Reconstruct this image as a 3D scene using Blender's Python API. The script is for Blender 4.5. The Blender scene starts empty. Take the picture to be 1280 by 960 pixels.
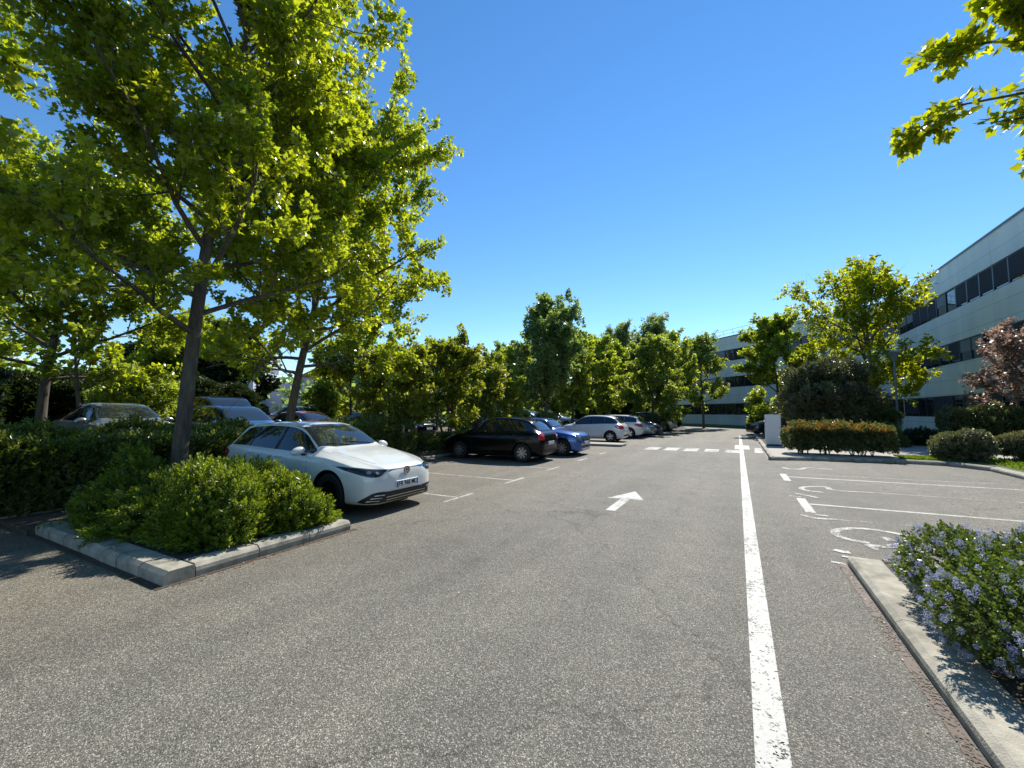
import bpy, bmesh, math, random
import numpy as np
from math import radians as R, sin, cos, pi
from mathutils import Vector, Matrix, Euler
from mathutils.bvhtree import BVHTree
from mathutils.geometry import delaunay_2d_cdt

scene = bpy.context.scene
COL = scene.collection

# ------------------------------------------------------------ camera, sky, sun
EYE = 1.64
cam_d = bpy.data.cameras.new("camera")
cam = bpy.data.objects.new("camera", cam_d)
COL.objects.link(cam)
scene.camera = cam
cam_d.sensor_width = 36.0
cam_d.lens = 36.0 * 520.0 / 1280.0
cam_d.clip_start = 0.05
cam_d.clip_end = 3000
cam.location = (0, 0, EYE)
cam.rotation_euler = Euler((R(90 + 3.85), 0, R(28.42)), 'XYZ')

SUN_EL, SUN_AZ = R(45), R(1.2)          # azimuth clockwise from +Y
world = bpy.data.worlds.new("World")
scene.world = world
world.use_nodes = True
wn = world.node_tree
bg = wn.nodes['Background']
sky = wn.nodes.new('ShaderNodeTexSky')
sky.sky_type = 'NISHITA'
sky.sun_disc = False
sky.sun_elevation = SUN_EL
sky.sun_rotation = SUN_AZ
sky.altitude = 100
sky.air_density = 1.0
sky.dust_density = 0.0
sky.ozone_density = 3.0
hs = wn.nodes.new('ShaderNodeHueSaturation')
hs.inputs['Saturation'].default_value = 1.22
wn.links.new(sky.outputs['Color'], hs.inputs['Color'])
wn.links.new(hs.outputs['Color'], bg.inputs['Color'])
bg.inputs['Strength'].default_value = 0.096
sd = bpy.data.lights.new("sun", 'SUN')
sd.energy = 3.85
sd.angle = R(0.55)
sd.color = (1.0, 0.945, 0.86)
sun = bpy.data.objects.new("sun", sd)
COL.objects.link(sun)
sdir = Vector((sin(SUN_AZ) * cos(SUN_EL), cos(SUN_AZ) * cos(SUN_EL), sin(SUN_EL)))
sun.rotation_euler = sdir.to_track_quat('Z', 'Y').to_euler()
sun.location = (0, 0, 40)
scene.view_settings.view_transform = 'Standard'
scene.view_settings.look = 'None'
scene.view_settings.exposure = 0.95
scene.view_settings.gamma = 1.0
scene.view_settings.use_curve_mapping = False
scene.render.engine = 'CYCLES'
cy = scene.cycles
cy.use_denoising = True
cy.max_bounces = 9
cy.diffuse_bounces = 6
cy.glossy_bounces = 3
cy.transmission_bounces = 5
cy.transparent_max_bounces = 8
cy.sample_clamp_indirect = 8
cy.caustics_reflective = False
cy.caustics_refractive = False

# ------------------------------------------------------------ materials
MATS = {}
def nt_new(name):
    m = bpy.data.materials.new(name)
    m.use_nodes = True
    return m, m.node_tree.nodes, m.node_tree.links, m.node_tree.nodes['Principled BSDF']
def ramp(n, pts):
    r = n.new('ShaderNodeValToRGB')
    el = r.color_ramp.elements
    while len(el) > 1: el.remove(el[-1])
    el[0].position = pts[0][0]; el[0].color = (*pts[0][1], 1)
    for p, c in pts[1:]:
        e = el.new(p); e.color = (*c, 1)
    return r
def mat_plain(name, col, rough=0.5, metal=0.0, coat=0.0, spec=0.5, var=0.0, scale=8.0, bump=0.0, bscale=60.0, emis=None):
    if name in MATS: return MATS[name]
    m, n, l, p = nt_new(name)
    p.inputs['Base Color'].default_value = (*col, 1)
    p.inputs['Roughness'].default_value = rough
    p.inputs['Metallic'].default_value = metal
    p.inputs['Coat Weight'].default_value = coat
    p.inputs['Coat Roughness'].default_value = 0.04
    p.inputs['Specular IOR Level'].default_value = spec
    tc = n.new('ShaderNodeTexCoord')
    if var > 0:
        nz = n.new('ShaderNodeTexNoise'); nz.inputs['Scale'].default_value = scale
        nz.inputs['Detail'].default_value = 6; nz.inputs['Roughness'].default_value = 0.6
        l.new(tc.outputs['Object'], nz.inputs['Vector'])
        r = ramp(n, [(0.3, tuple(c * (1 - var) for c in col)), (0.7, tuple(min(1, c * (1 + var)) for c in col))])
        l.new(nz.outputs['Fac'], r.inputs['Fac'])
        l.new(r.outputs['Color'], p.inputs['Base Color'])
    if bump > 0:
        nb = n.new('ShaderNodeTexNoise'); nb.inputs['Scale'].default_value = bscale
        nb.inputs['Detail'].default_value = 4
        l.new(tc.outputs['Object'], nb.inputs['Vector'])
        b = n.new('ShaderNodeBump'); b.inputs['Strength'].default_value = bump; b.inputs['Distance'].default_value = 0.01
        l.new(nb.outputs['Fac'], b.inputs['Height']); l.new(b.outputs['Normal'], p.inputs['Normal'])
    MATS[name] = m
    return m

def mat_asphalt():
    m, n, l, p = nt_new("asphalt")
    tc = n.new('ShaderNodeTexCoord')
    def noise(scale, detail=3, rough=0.5):
        z = n.new('ShaderNodeTexNoise'); z.inputs['Scale'].default_value = scale
        z.inputs['Detail'].default_value = detail; z.inputs['Roughness'].default_value = rough
        l.new(tc.outputs['Object'], z.inputs['Vector']); return z
    def mix(kind, fac, a, b):
        x = n.new('ShaderNodeMix'); x.data_type = 'RGBA'; x.blend_type = kind
        for s, v in ((0, fac), (6, a), (7, b)):
            if hasattr(v, 'node'): l.new(v, x.inputs[s])
            elif s == 0: x.inputs[0].default_value = v
            else: x.inputs[s].default_value = (*v, 1)
        return x.outputs[2]
    # aggregate grains: voronoi cells of about 9 mm, each its own tone
    v = n.new('ShaderNodeTexVoronoi'); v.inputs['Scale'].default_value = 190
    l.new(tc.outputs['Object'], v.inputs['Vector'])
    sep = n.new('ShaderNodeSeparateColor'); l.new(v.outputs['Color'], sep.inputs['Color'])
    grain = ramp(n, [(0.0, (.062, .060, .056)), (0.35, (.108, .103, .095)), (0.68, (.165, .157, .143)), (0.87, (.26, .25, .23)), (1.0, (.50, .48, .45))])
    l.new(sep.outputs['Red'], grain.inputs['Fac'])
    v2 = n.new('ShaderNodeTexVoronoi'); v2.inputs['Scale'].default_value = 95
    l.new(tc.outputs['Object'], v2.inputs['Vector'])
    sep2 = n.new('ShaderNodeSeparateColor'); l.new(v2.outputs['Color'], sep2.inputs['Color'])
    g2 = ramp(n, [(0.0, (.75, .75, .75)), (0.6, (.97, .97, .97)), (1.0, (1.22, 1.2, 1.17))])
    l.new(sep2.outputs['Green'], g2.inputs['Fac'])
    c = mix('MULTIPLY', 0.8, grain.outputs['Color'], g2.outputs['Color'])
    # broad stains and warmer worn bays
    big = noise(0.35, 6, 0.62)
    rb = ramp(n, [(0.33, (.84, .84, .84)), (0.5, (.98, .98, .97)), (0.68, (1.08, 1.07, 1.04))])
    l.new(big.outputs['Fac'], rb.inputs['Fac'])
    c = mix('MULTIPLY', 1.0, c, rb.outputs['Color'])
    med = noise(2.2, 5, 0.7)
    rm = ramp(n, [(0.35, (.90, .90, .90)), (0.65, (1.08, 1.07, 1.05))])
    l.new(med.outputs['Fac'], rm.inputs['Fac'])
    c = mix('MULTIPLY', 1.0, c, rm.outputs['Color'])
    # the parking bays left of x=-4.7 are browner with dust
    sx = n.new('ShaderNodeSeparateXYZ'); l.new(tc.outputs['Object'], sx.inputs['Vector'])
    mr = n.new('ShaderNodeMapRange'); mr.inputs['From Min'].default_value = -3.2; mr.inputs['From Max'].default_value = -5.2
    l.new(sx.outputs['X'], mr.inputs['Value'])
    bn = noise(0.8, 4, 0.6)
    mm = n.new('ShaderNodeMath'); mm.operation = 'MULTIPLY'; l.new(mr.outputs['Result'], mm.inputs[0]); l.new(bn.outputs['Fac'], mm.inputs[1])
    c = mix('MULTIPLY', mm.outputs[0], c, (1.09, 0.99, 0.88))
    # lanes polished and darkened by tyres, stretched along the road
    mpl = n.new('ShaderNodeMapping'); mpl.inputs['Scale'].default_value = (1.3, .07, 1); l.new(tc.outputs['Object'], mpl.inputs[0])
    ln = n.new('ShaderNodeTexNoise'); ln.inputs['Scale'].default_value = 1.0; ln.inputs['Detail'].default_value = 4; l.new(mpl.outputs[0], ln.inputs['Vector'])
    rl = ramp(n, [(0.36, (.88, .88, .89)), (0.6, (1.05, 1.05, 1.04))]); l.new(ln.outputs['Fac'], rl.inputs['Fac'])
    c = mix('MULTIPLY', 1.0, c, rl.outputs['Color'])
    # oil spots
    oil = noise(1.1, 3, 0.5)
    ro = ramp(n, [(0.70, (1, 1, 1)), (0.78, (.72, .71, .70))])
    l.new(oil.outputs['Fac'], ro.inputs['Fac'])
    c = mix('MULTIPLY', 1.0, c, ro.outputs['Color'])
    # hairline cracks
    dn = noise(1.6, 5, 0.6)
    va = n.new('ShaderNodeVectorMath'); va.operation = 'MULTIPLY_ADD'
    va.inputs[1].default_value = (1.1, 1.1, 0); l.new(dn.outputs['Color'], va.inputs[0]); l.new(tc.outputs['Object'], va.inputs[2])
    vc = n.new('ShaderNodeTexVoronoi'); vc.feature = 'DISTANCE_TO_EDGE'; vc.inputs['Scale'].default_value = 0.22
    l.new(va.outputs[0], vc.inputs['Vector'])
    rc = ramp(n, [(0.0, (.45, .44, .42)), (0.0042, (1, 1, 1))])
    l.new(vc.outputs['Distance'], rc.inputs['Fac'])
    c = mix('MULTIPLY', 0.7, c, rc.outputs['Color'])
    c = mix('MULTIPLY', 1.0, c, (1.0, 1.0, .915))
    l.new(c, p.inputs['Base Color'])
    p.inputs['Roughness'].default_value = 0.82
    p.inputs['Specular IOR Level'].default_value = 0.35
    b = n.new('ShaderNodeBump'); b.inputs['Strength'].default_value = 0.55; b.inputs['Distance'].default_value = 0.006
    l.new(v.outputs['Distance'], b.inputs['Height']); l.new(b.outputs['Normal'], p.inputs['Normal'])
    MATS['asphalt'] = m
    return m

def mat_paint_line(name, wear=0.5, col=(.46, .455, .42)):
    if name in MATS: return MATS[name]
    m, n, l, p = nt_new(name)
    tc = n.new('ShaderNodeTexCoord')
    z = n.new('ShaderNodeTexNoise'); z.inputs['Scale'].default_value = 7; z.inputs['Detail'].default_value = 8; z.inputs['Roughness'].default_value = 0.75
    l.new(tc.outputs['Object'], z.inputs['Vector'])
    v = n.new('ShaderNodeTexVoronoi'); v.inputs['Scale'].default_value = 90
    l.new(tc.outputs['Object'], v.inputs['Vector'])
    sep = n.new('ShaderNodeSeparateColor'); l.new(v.outputs['Color'], sep.inputs['Color'])
    ad = n.new('ShaderNodeMath'); ad.operation = 'MULTIPLY_ADD'; ad.inputs[1].default_value = 0.35
    l.new(sep.outputs['Red'], ad.inputs[0]); l.new(z.outputs['Fac'], ad.inputs[2])
    zl = n.new('ShaderNodeTexNoise'); zl.inputs['Scale'].default_value = .9; zl.inputs['Detail'].default_value = 3
    l.new(tc.outputs['Object'], zl.inputs['Vector'])
    a2 = n.new('ShaderNodeMath'); a2.operation = 'MULTIPLY_ADD'; a2.inputs[1].default_value = 0.55; a2.inputs[2].default_value = -.27
    l.new(zl.outputs['Fac'], a2.inputs[0])
    a3 = n.new('ShaderNodeMath'); a3.operation = 'ADD'; l.new(ad.outputs[0], a3.inputs[0]); l.new(a2.outputs[0], a3.inputs[1]); ad = a3
    t0 = 0.30 + 0.45 * wear
    rr = ramp(n, [(t0, (0, 0, 0)), (t0 + 0.10, (1, 1, 1))])
    l.new(ad.outputs[0], rr.inputs['Fac'])
    cr = ramp(n, [(0.2, tuple(c * .72 for c in col)), (0.75, col)])
    l.new(ad.outputs[0], cr.inputs['Fac'])
    l.new(cr.outputs['Color'], p.inputs['Base Color'])
    p.inputs['Roughness'].default_value = 0.7
    tr = n.new('ShaderNodeBsdfTransparent')
    mx = n.new('ShaderNodeMixShader')
    l.new(rr.outputs['Color'], mx.inputs[0]); l.new(tr.outputs[0], mx.inputs[1]); l.new(p.outputs[0], mx.inputs[2])
    l.new(mx.outputs[0], n['Material Output'].inputs['Surface'])
    MATS[name] = m
    return m

def mat_leaf(name, dark, mid, light, trans=0.45, tcol=None, rough=0.42, spec=0.4):
    """leaf whose own colour varies leaf by leaf (attribute 'tint')"""
    if name in MATS: return MATS[name]
    m, n, l, p = nt_new(name)
    at = n.new('ShaderNodeAttribute'); at.attribute_name = 'tint'
    r = ramp(n, [(0.0, dark), (0.5, mid), (1.0, light)])
    l.new(at.outputs['Fac'], r.inputs['Fac'])
    l.new(r.outputs['Color'], p.inputs['Base Color'])
    p.inputs['Roughness'].default_value = rough
    p.inputs['Specular IOR Level'].default_value = spec
    t = n.new('ShaderNodeBsdfTranslucent')
    mul = n.new('ShaderNodeMix'); mul.data_type = 'RGBA'; mul.blend_type = 'MULTIPLY'; mul.inputs[0].default_value = 1.0
    l.new(r.outputs['Color'], mul.inputs[6]); mul.inputs[7].default_value = (*(tcol or (2.3, 2.1, 0.6)), 1)
    l.new(mul.outputs[2], t.inputs['Color'])
    mx = n.new('ShaderNodeMixShader'); mx.inputs[0].default_value = trans
    l.new(p.outputs[0], mx.inputs[1]); l.new(t.outputs[0], mx.inputs[2])
    l.new(mx.outputs[0], n['Material Output'].inputs['Surface'])
    MATS[name] = m
    return m

def mat_bark(name, c1, c2, scale=6.0):
    if name in MATS: return MATS[name]
    m, n, l, p = nt_new(name)
    tc = n.new('ShaderNodeTexCoord')
    mp = n.new('ShaderNodeMapping'); mp.inputs['Scale'].default_value = (scale, scale, scale * 0.22)
    l.new(tc.outputs['Object'], mp.inputs['Vector'])
    z = n.new('ShaderNodeTexNoise'); z.inputs['Scale'].default_value = 2.5; z.inputs['Detail'].default_value = 9; z.inputs['Roughness'].default_value = .7
    l.new(mp.outputs[0], z.inputs['Vector'])
    r = ramp(n, [(0.32, c1), (0.68, c2)])
    l.new(z.outputs['Fac'], r.inputs['Fac']); l.new(r.outputs['Color'], p.inputs['Base Color'])
    p.inputs['Roughness'].default_value = 0.9
    b = n.new('ShaderNodeBump'); b.inputs['Strength'].default_value = .7; b.inputs['Distance'].default_value = .02
    l.new(z.outputs['Fac'], b.inputs['Height']); l.new(b.outputs['Normal'], p.inputs['Normal'])
    MATS[name] = m
    return m

M_ASPH = mat_asphalt()
M_LINE = mat_paint_line("road_paint", 0.36)
M_WORN = mat_paint_line("worn_road_paint", 0.56)
M_ZEB = mat_paint_line("crossing_paint", 0.46, (.42, .415, .385))
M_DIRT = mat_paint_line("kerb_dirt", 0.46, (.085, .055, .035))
M_FAINT = mat_paint_line("faint_road_paint", 0.74, (.36, .36, .33))
M_KERB = mat_plain("kerb_concrete", (.32, .30, .24), .9, var=.42, scale=5, bump=.5, bscale=90)
M_SOIL = mat_plain("planting_soil", (.085, .066, .045), 1, var=.5, scale=14, bump=1, bscale=40)
M_PAVE = mat_plain("pavement", (.36, .335, .29), .9, var=.18, scale=9, bump=.3, bscale=120)
M_LAWN = mat_plain("lawn_ground", (.07, .11, .03), 1, var=.5, scale=6, bump=1, bscale=60)
M_RUB = mat_plain("rubber", (.012, .012, .013), .75, bump=.2, bscale=80)
M_BLK = mat_plain("black_plastic", (.012, .012, .013), .5)
M_RIM = mat_plain("alloy_rim", (.50, .51, .53), .3, metal=.85)
M_RIM_SHADE = mat_plain("shaded_alloy_rim", (.03, .03, .033), .3, metal=.7)  # alloy coloured near black to put wheel-arch shadow into the rim
M_CHR = mat_plain("chrome_trim", (.75, .76, .78), .12, metal=1)
M_LAMP = mat_plain("headlamp_glass", (.30, .32, .35), .06, metal=.55, coat=1)
M_LAMPD = mat_plain("dark_headlamp_glass", (.022, .023, .026), .12, spec=.4)
M_TAIL = mat_plain("tail_lamp_red", (.50, .012, .016), .14, coat=1)
M_GLS = mat_plain("car_glass", (.020, .026, .030), .03, coat=.4, spec=.9)
M_GLSB = mat_plain("tinted_side_glass", (.010, .013, .018), .03, coat=.3, spec=.8)
M_PLATE = mat_plain("plate_white", (.74, .76, .78), .4)
M_BLUE = mat_plain("plate_blue", (.03, .10, .45), .4)
M_BARK = mat_bark("plane_bark", (.042, .034, .026), (.135, .115, .090))
M_BARKG = mat_bark("grey_bark", (.05, .043, .036), (.13, .115, .095))

L_PLANE = mat_leaf("plane_leaf", (.076, .112, .014), (.144, .200, .026), (.232, .280, .042), .58, (3.6, 3.05, .6), rough=.30, spec=.7)
L_PLANEF = mat_leaf("far_plane_leaf", (.085, .122, .022), (.160, .215, .038), (.250, .295, .065), .56, (3.0, 2.7, .8), rough=.34, spec=.6)
L_POPL = mat_leaf("poplar_leaf", (.090, .128, .060), (.155, .205, .098), (.245, .290, .170), .48, (2.3, 2.3, 1.1))
L_BIG = mat_leaf("blue_green_leaf", (.080, .125, .048), (.145, .205, .078), (.230, .290, .130), .48, (2.6, 2.5, 1.0), rough=.34, spec=.6)
L_MAPLE = mat_leaf("maple_leaf", (.095, .130, .010), (.175, .225, .016), (.285, .320, .026), .58, (2.9, 2.5, .4))
L_DARK = mat_leaf("dark_evergreen_leaf", (.014, .028, .010), (.030, .050, .018), (.062, .090, .034), .24, (1.9, 1.9, .7))
L_PITT = mat_leaf("pittosporum_leaf", (.060, .092, .010), (.120, .175, .018), (.215, .275, .034), .42, (2.3, 2.1, .5), rough=.36, spec=.5)
L_HEDGE = mat_leaf("hedge_leaf", (.044, .072, .016), (.085, .125, .027), (.165, .205, .054), .42, (2.4, 2.2, .6), rough=.30, spec=.8)
L_PHOT = mat_leaf("photinia_leaf", (.040, .062, .020), (.085, .108, .034), (.190, .200, .085), .34, (2.0, 1.9, .7), rough=.27, spec=1.0)
L_RED = mat_leaf("red_tip_leaf", (.20, .080, .022), (.30, .135, .034), (.40, .220, .060), .48, (2.2, 1.6, .7))
L_OLIVE = mat_leaf("olive_leaf", (.045, .058, .024), (.092, .106, .050), (.230, .235, .150), .24, (1.8, 1.8, .8), rough=.34, spec=.55)
L_PURP = mat_leaf("purple_leaf", (.170, .125, .105), (.270, .205, .175), (.42, .34, .30), .42, (1.6, 1.35, 1.1))
L_CEAN = mat_leaf("ceanothus_leaf", (.035, .058, .014), (.075, .112, .028), (.160, .200, .060), .32, (2.1, 2.1, .6), rough=.38, spec=.45)
L_LILAC = mat_leaf("ceanothus_flower", (.30, .32, .47), (.42, .44, .60), (.60, .62, .74), .3, (1.2, 1.2, 1.3), rough=.8, spec=.1)
L_GRASS = mat_leaf("grass_blade", (.055, .095, .015), (.110, .170, .025), (.20, .24, .06), .45, (1.9, 1.9, .5))
L_LIGHTG = mat_leaf("light_green_leaf", (.090, .130, .028), (.165, .220, .048), (.255, .300, .095), .52, (2.6, 2.4, .8))
L_MIX = mat_leaf("bushy_tree_leaf", (.075, .105, .016), (.145, .185, .030), (.235, .240, .055), .52, (2.6, 2.4, .7))

# ------------------------------------------------------------ object helpers
def tag(o, label=None, cat=None, group=None, kind=None):
    if label: o['label'] = label
    if cat: o['category'] = cat
    if group: o['group'] = group
    if kind: o['kind'] = kind
    return o
def link(name, me, parent=None, mats=None, loc=None, rotz=None):
    o = bpy.data.objects.new(name, me)
    COL.objects.link(o)
    if mats is not None:
        for m in (mats if isinstance(mats, (list, tuple)) else [mats]): me.materials.append(m)
    if parent: o.parent = parent
    if loc is not None: o.location = loc
    if rotz is not None: o.rotation_euler = (0, 0, rotz)
    return o
def empty(name, loc, label, cat, group=None, rotz=0):
    o = bpy.data.objects.new(name, None)
    COL.objects.link(o)
    o.empty_display_size = .3
    o.location = loc; o.rotation_euler = (0, 0, rotz)
    return tag(o, label, cat, group)
def mesh_np(verts, faces, k, smooth=False, tint=None, name="mesh"):
    """verts (N,3), faces (F,k) -> mesh; tint per face"""
    me = bpy.data.meshes.new(name)
    verts = np.asarray(verts, np.float32); faces = np.asarray(faces, np.int32)
    me.vertices.add(len(verts)); me.vertices.foreach_set('co', verts.ravel())
    me.loops.add(faces.size); me.loops.foreach_set('vertex_index', faces.ravel())
    me.polygons.add(len(faces))
    me.polygons.foreach_set('loop_start', np.arange(0, faces.size, k, dtype=np.int32))
    me.polygons.foreach_set('loop_total', np.full(len(faces), k, np.int32))
    me.update(calc_edges=True)
    if tint is not None:
        a = me.attributes.new('tint', 'FLOAT', 'FACE')
        a.data.foreach_set('value', np.asarray(tint, np.float32))
    if smooth: me.polygons.foreach_set('use_smooth', np.ones(len(faces), bool))
    return me
def merge_np(parts):
    V, F, T = [], [], []; o = 0
    for v, f, t in parts:
        V.append(v); F.append(f + o); T.append(t); o += len(v)
    return np.concatenate(V), np.concatenate(F), np.concatenate(T)
def bm_new(): return bmesh.new()
def bm_mesh(bm, name="mesh", smooth=False, recalc=True):
    if recalc: bmesh.ops.recalc_face_normals(bm, faces=bm.faces)
    me = bpy.data.meshes.new(name); bm.to_mesh(me); bm.free()
    if smooth:
        me.polygons.foreach_set('use_smooth', np.ones(len(me.polygons), bool))
        me.set_sharp_from_angle(angle=R(35))
    return me
def box(bm, x0, x1, y0, y1, z0, z1, mi=0):
    vs = [bm.verts.new(p) for p in [(x0,y0,z0),(x1,y0,z0),(x1,y1,z0),(x0,y1,z0),(x0,y0,z1),(x1,y0,z1),(x1,y1,z1),(x0,y1,z1)]]
    for f in [(0,3,2,1),(4,5,6,7),(0,1,5,4),(1,2,6,5),(2,3,7,6),(3,0,4,7)]:
        fc = bm.faces.new([vs[i] for i in f]); fc.material_index = mi
def prism(bm, pts, z0, z1, mi=0):
    a = [bm.verts.new((x, y, z0)) for x, y in pts]; b = [bm.verts.new((x, y, z1)) for x, y in pts]
    n = len(pts)
    f = bm.faces.new(list(reversed(a))); f.material_index = mi
    f = bm.faces.new(b); f.material_index = mi
    for i in range(n):
        f = bm.faces.new((a[i], a[(i+1) % n], b[(i+1) % n], b[i])); f.material_index = mi
def tube(bm, pts, rads, sides=8, cap=True):
    pts = [Vector(p) for p in pts]; rings = []
    for i, p in enumerate(pts):
        t = (pts[min(i+1, len(pts)-1)] - pts[max(i-1, 0)]).normalized()
        a = t.cross(Vector((0, 0, 1)) if abs(t.z) < .9 else Vector((1, 0, 0))).normalized(); b = t.cross(a)
        r = rads[i] if hasattr(rads, '__len__') else rads
        rings.append([bm.verts.new(p + a*cos(2*pi*k/sides)*r + b*sin(2*pi*k/sides)*r) for k in range(sides)])
    for i in range(len(rings)-1):
        for k in range(sides):
            bm.faces.new((rings[i][k], rings[i][(k+1) % sides], rings[i+1][(k+1) % sides], rings[i+1][k]))
    if cap:
        bm.faces.new(rings[0][::-1]); bm.faces.new(rings[-1])
def flat(name, polys, z, mat, label=None, kind='structure', parent=None):
    bm = bm_new()
    for p in polys:
        bm.faces.new([bm.verts.new((q[0], q[1], z)) for q in p])
    me = bm_mesh(bm)
    # normals up
    for f in me.polygons: pass
    o = link(name, me, parent, mat)
    if kind: tag(o, label, kind=kind)
    return o
def stroke(pts, w):
    """outline quads of a painted stroke"""
    out = []
    for a, b in zip(pts[:-1], pts[1:]):
        a = np.array(a, float); b = np.array(b, float); d = b - a; L = np.hypot(*d); d /= L; nrm = np.array((-d[1], d[0])) * w / 2
        a2 = a - d*w*.15; b2 = b + d*w*.15
        out.append([tuple(a2 - nrm), tuple(b2 - nrm), tuple(b2 + nrm), tuple(a2 + nrm)])
    return out
def ribbon(name, pts, w, z, mat, parent=None):
    """one continuous strip (mitred) so its pieces never overlap"""
    P = np.array(pts, float); n = len(P); Ls, Rs = [], []
    for i in range(n):
        d = P[min(i+1, n-1)] - P[max(i-1, 0)]; d /= np.hypot(*d); nn = np.array((-d[1], d[0]))
        ww = (w[i] if hasattr(w, '__len__') else w) / 2
        Ls.append(P[i] + nn*ww); Rs.append(P[i] - nn*ww)
    bm = bm_new()
    vl = [bm.verts.new((*p, z)) for p in Ls]; vr = [bm.verts.new((*p, z)) for p in Rs]
    for i in range(n-1): bm.faces.new((vr[i], vr[i+1], vl[i+1], vl[i]))
    return link(name, bm_mesh(bm, recalc=False), parent, mat)

# ------------------------------------------------------------ ground
BACK_RISE = 0.22
def ground_z(x, y=0):
    if x > -9.8: return 0.0
    t = min(1, (-9.8 - x) / 1.4); t = t*t*(3-2*t)
    return BACK_RISE * t
xs = np.array([-1500, -300, -100, -60, -40, -30, -25, -20, -15, -12, -11.2] + list(np.linspace(-11.0, -9.8, 7)) + [-9, -6, -3, 0, 3, 6, 12, 30, 100, 300, 1500])
ys = np.array([-1500, -300, -60, -20, -5, 0, 5, 10, 20, 40, 70, 150, 500, 1500])
gv = np.array([(x, y, ground_z(x)) for y in ys for x in xs])
gf = [(j*len(xs)+i, j*len(xs)+i+1, (j+1)*len(xs)+i+1, (j+1)*len(xs)+i) for j in range(len(ys)-1) for i in range(len(xs)-1)]
tag(link("asphalt_ground", mesh_np(gv, gf, 4, True), None, M_ASPH), "grey speckled asphalt of the car park", kind='structure')

# ---- painted markings
ML = []
def mark(name, polys, mat, z=0.004): return flat(name, polys, z, mat, kind='structure')
mark("lane_line", [[(.02, -2), (.17, -2), (.17, 21.0), (.02, 21.0)], [(.02, 23.6), (.17, 23.6), (.17, 33), (.02, 33)]], M_LINE)
zeb = [-3.55 + .995*i for i in range(0, 6)]
mark("zebra_crossing", [[(x-.27, 18.95+.22*(x+3.5)/4.5), (x+.27, 18.95+.22*(x+3.5)/4.5), (x+.27, 20.5), (x-.27, 20.5)] for x in [-3.42, -2.62, -1.82, -1.02, -.42+.18]] + [[(.55, 19.4), (.88, 19.4), (.88, 22), (.62, 22)]], M_ZEB)
mark("stop_bar", [[(-.17, 21.05), (.42, 21.05), (.42, 23.5), (-.17, 23.5)]], M_LINE)
mark("direction_arrow", [[(-2.0, 6.98), (-1.84, 7.0), (-1.83, 8.06), (-1.56, 8.02), (-1.91, 8.88), (-2.25, 7.96), (-2.0, 8.04)]], M_LINE)
for y in (6.65, 8.92, 11.3, 13.95, 16.4):
    mark("bay_line", [[(-9.3, y-.035), (-4.80, y-.035), (-4.80, y+.035), (-9.3, y+.035)], [(-4.795, y-.48), (-4.72, y-.48), (-4.72, y+.48), (-4.795, y+.48)]], M_WORN)
for y0, y1 in ((9.16, 9.30), (12.72, 12.93)):
    mark("disabled_bay_line", [[(1.08, y0-.045), (5.4, y1-.05), (5.4, y1+.05), (1.08, y0+.045)], [(.93, y0-.75), (1.07, y0-.75), (1.07, y0+.52), (.93, y0+.52)]], M_LINE)
for pts in ([(1.04, 8.03), (5.3, 8.5)], [(2.41, 11.06), (5.3, 11.2)], [(1.1, 13.39), (5.5, 13.74)], [(1.0, 16.0), (2.2, 16.2)]):
    tag(ribbon("faint_bay_line", pts, .07, .004, M_FAINT), kind='structure')
def wheelchair(strokes):
    for i, (pts, w) in enumerate(strokes):
        o = ribbon("wheelchair_marking", pts, w, .004 + .0015*(i % 3 + 1), M_WORN)
        tag(o, kind='structure')
def smooth2(pts, it=2):
    P = [np.array(p, float) for p in pts]
    for _ in range(it):
        Q = [P[0]]
        for a, b in zip(P[:-1], P[1:]): Q += [a*.75+b*.25, a*.25+b*.75]
        Q.append(P[-1]); P = Q
    return P
wheelchair([(smooth2([(2.05, 7.35), (1.71, 7.62), (1.38, 7.58), (1.13, 7.33), (1.10, 7.05), (1.2, 6.86), (1.40, 6.82)]), .10),
            ([(1.63, 7.22), (1.66, 7.05)], .09), ([(1.33, 6.67), (1.55, 6.72), (1.80, 6.98), (2.2, 7.2)], .12), ([(1.35, 6.70), (1.41, 6.53)], .07),
            ([(.96, 6.29), (1.03, 6.24), (1.10, 6.25)], .10), (smooth2([(.99, 6.05), (1.12, 6.02), (1.28, 5.85)]), .07), ([(.85, 5.78), (.97, 5.76)], .06)])
wheelchair([(smooth2([(1.66, 11.0), (1.68, 11.45), (1.3, 11.28), (1.12, 10.95), (1.2, 10.68), (1.48, 10.6)]), .10), ([(2.37, 11.04), (1.86, 10.96), (1.66, 11.08)], .09),
            (smooth2([(.97, 10.23), (1.12, 10.07), (1.29, 9.87)]), .09), ([(.83, 9.87), (1.03, 9.84)], .07)])
wheelchair([(smooth2([(1.12, 14.75), (1.30, 14.4), (1.6, 14.6), (1.7, 15.1), (2.33, 14.95)]), .12), (smooth2([(.84, 8.14), (1.0, 7.94), (1.27, 8.05)]), .07), ([(1.04, 8.25), (1.2, 8.23)], .08)])

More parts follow.
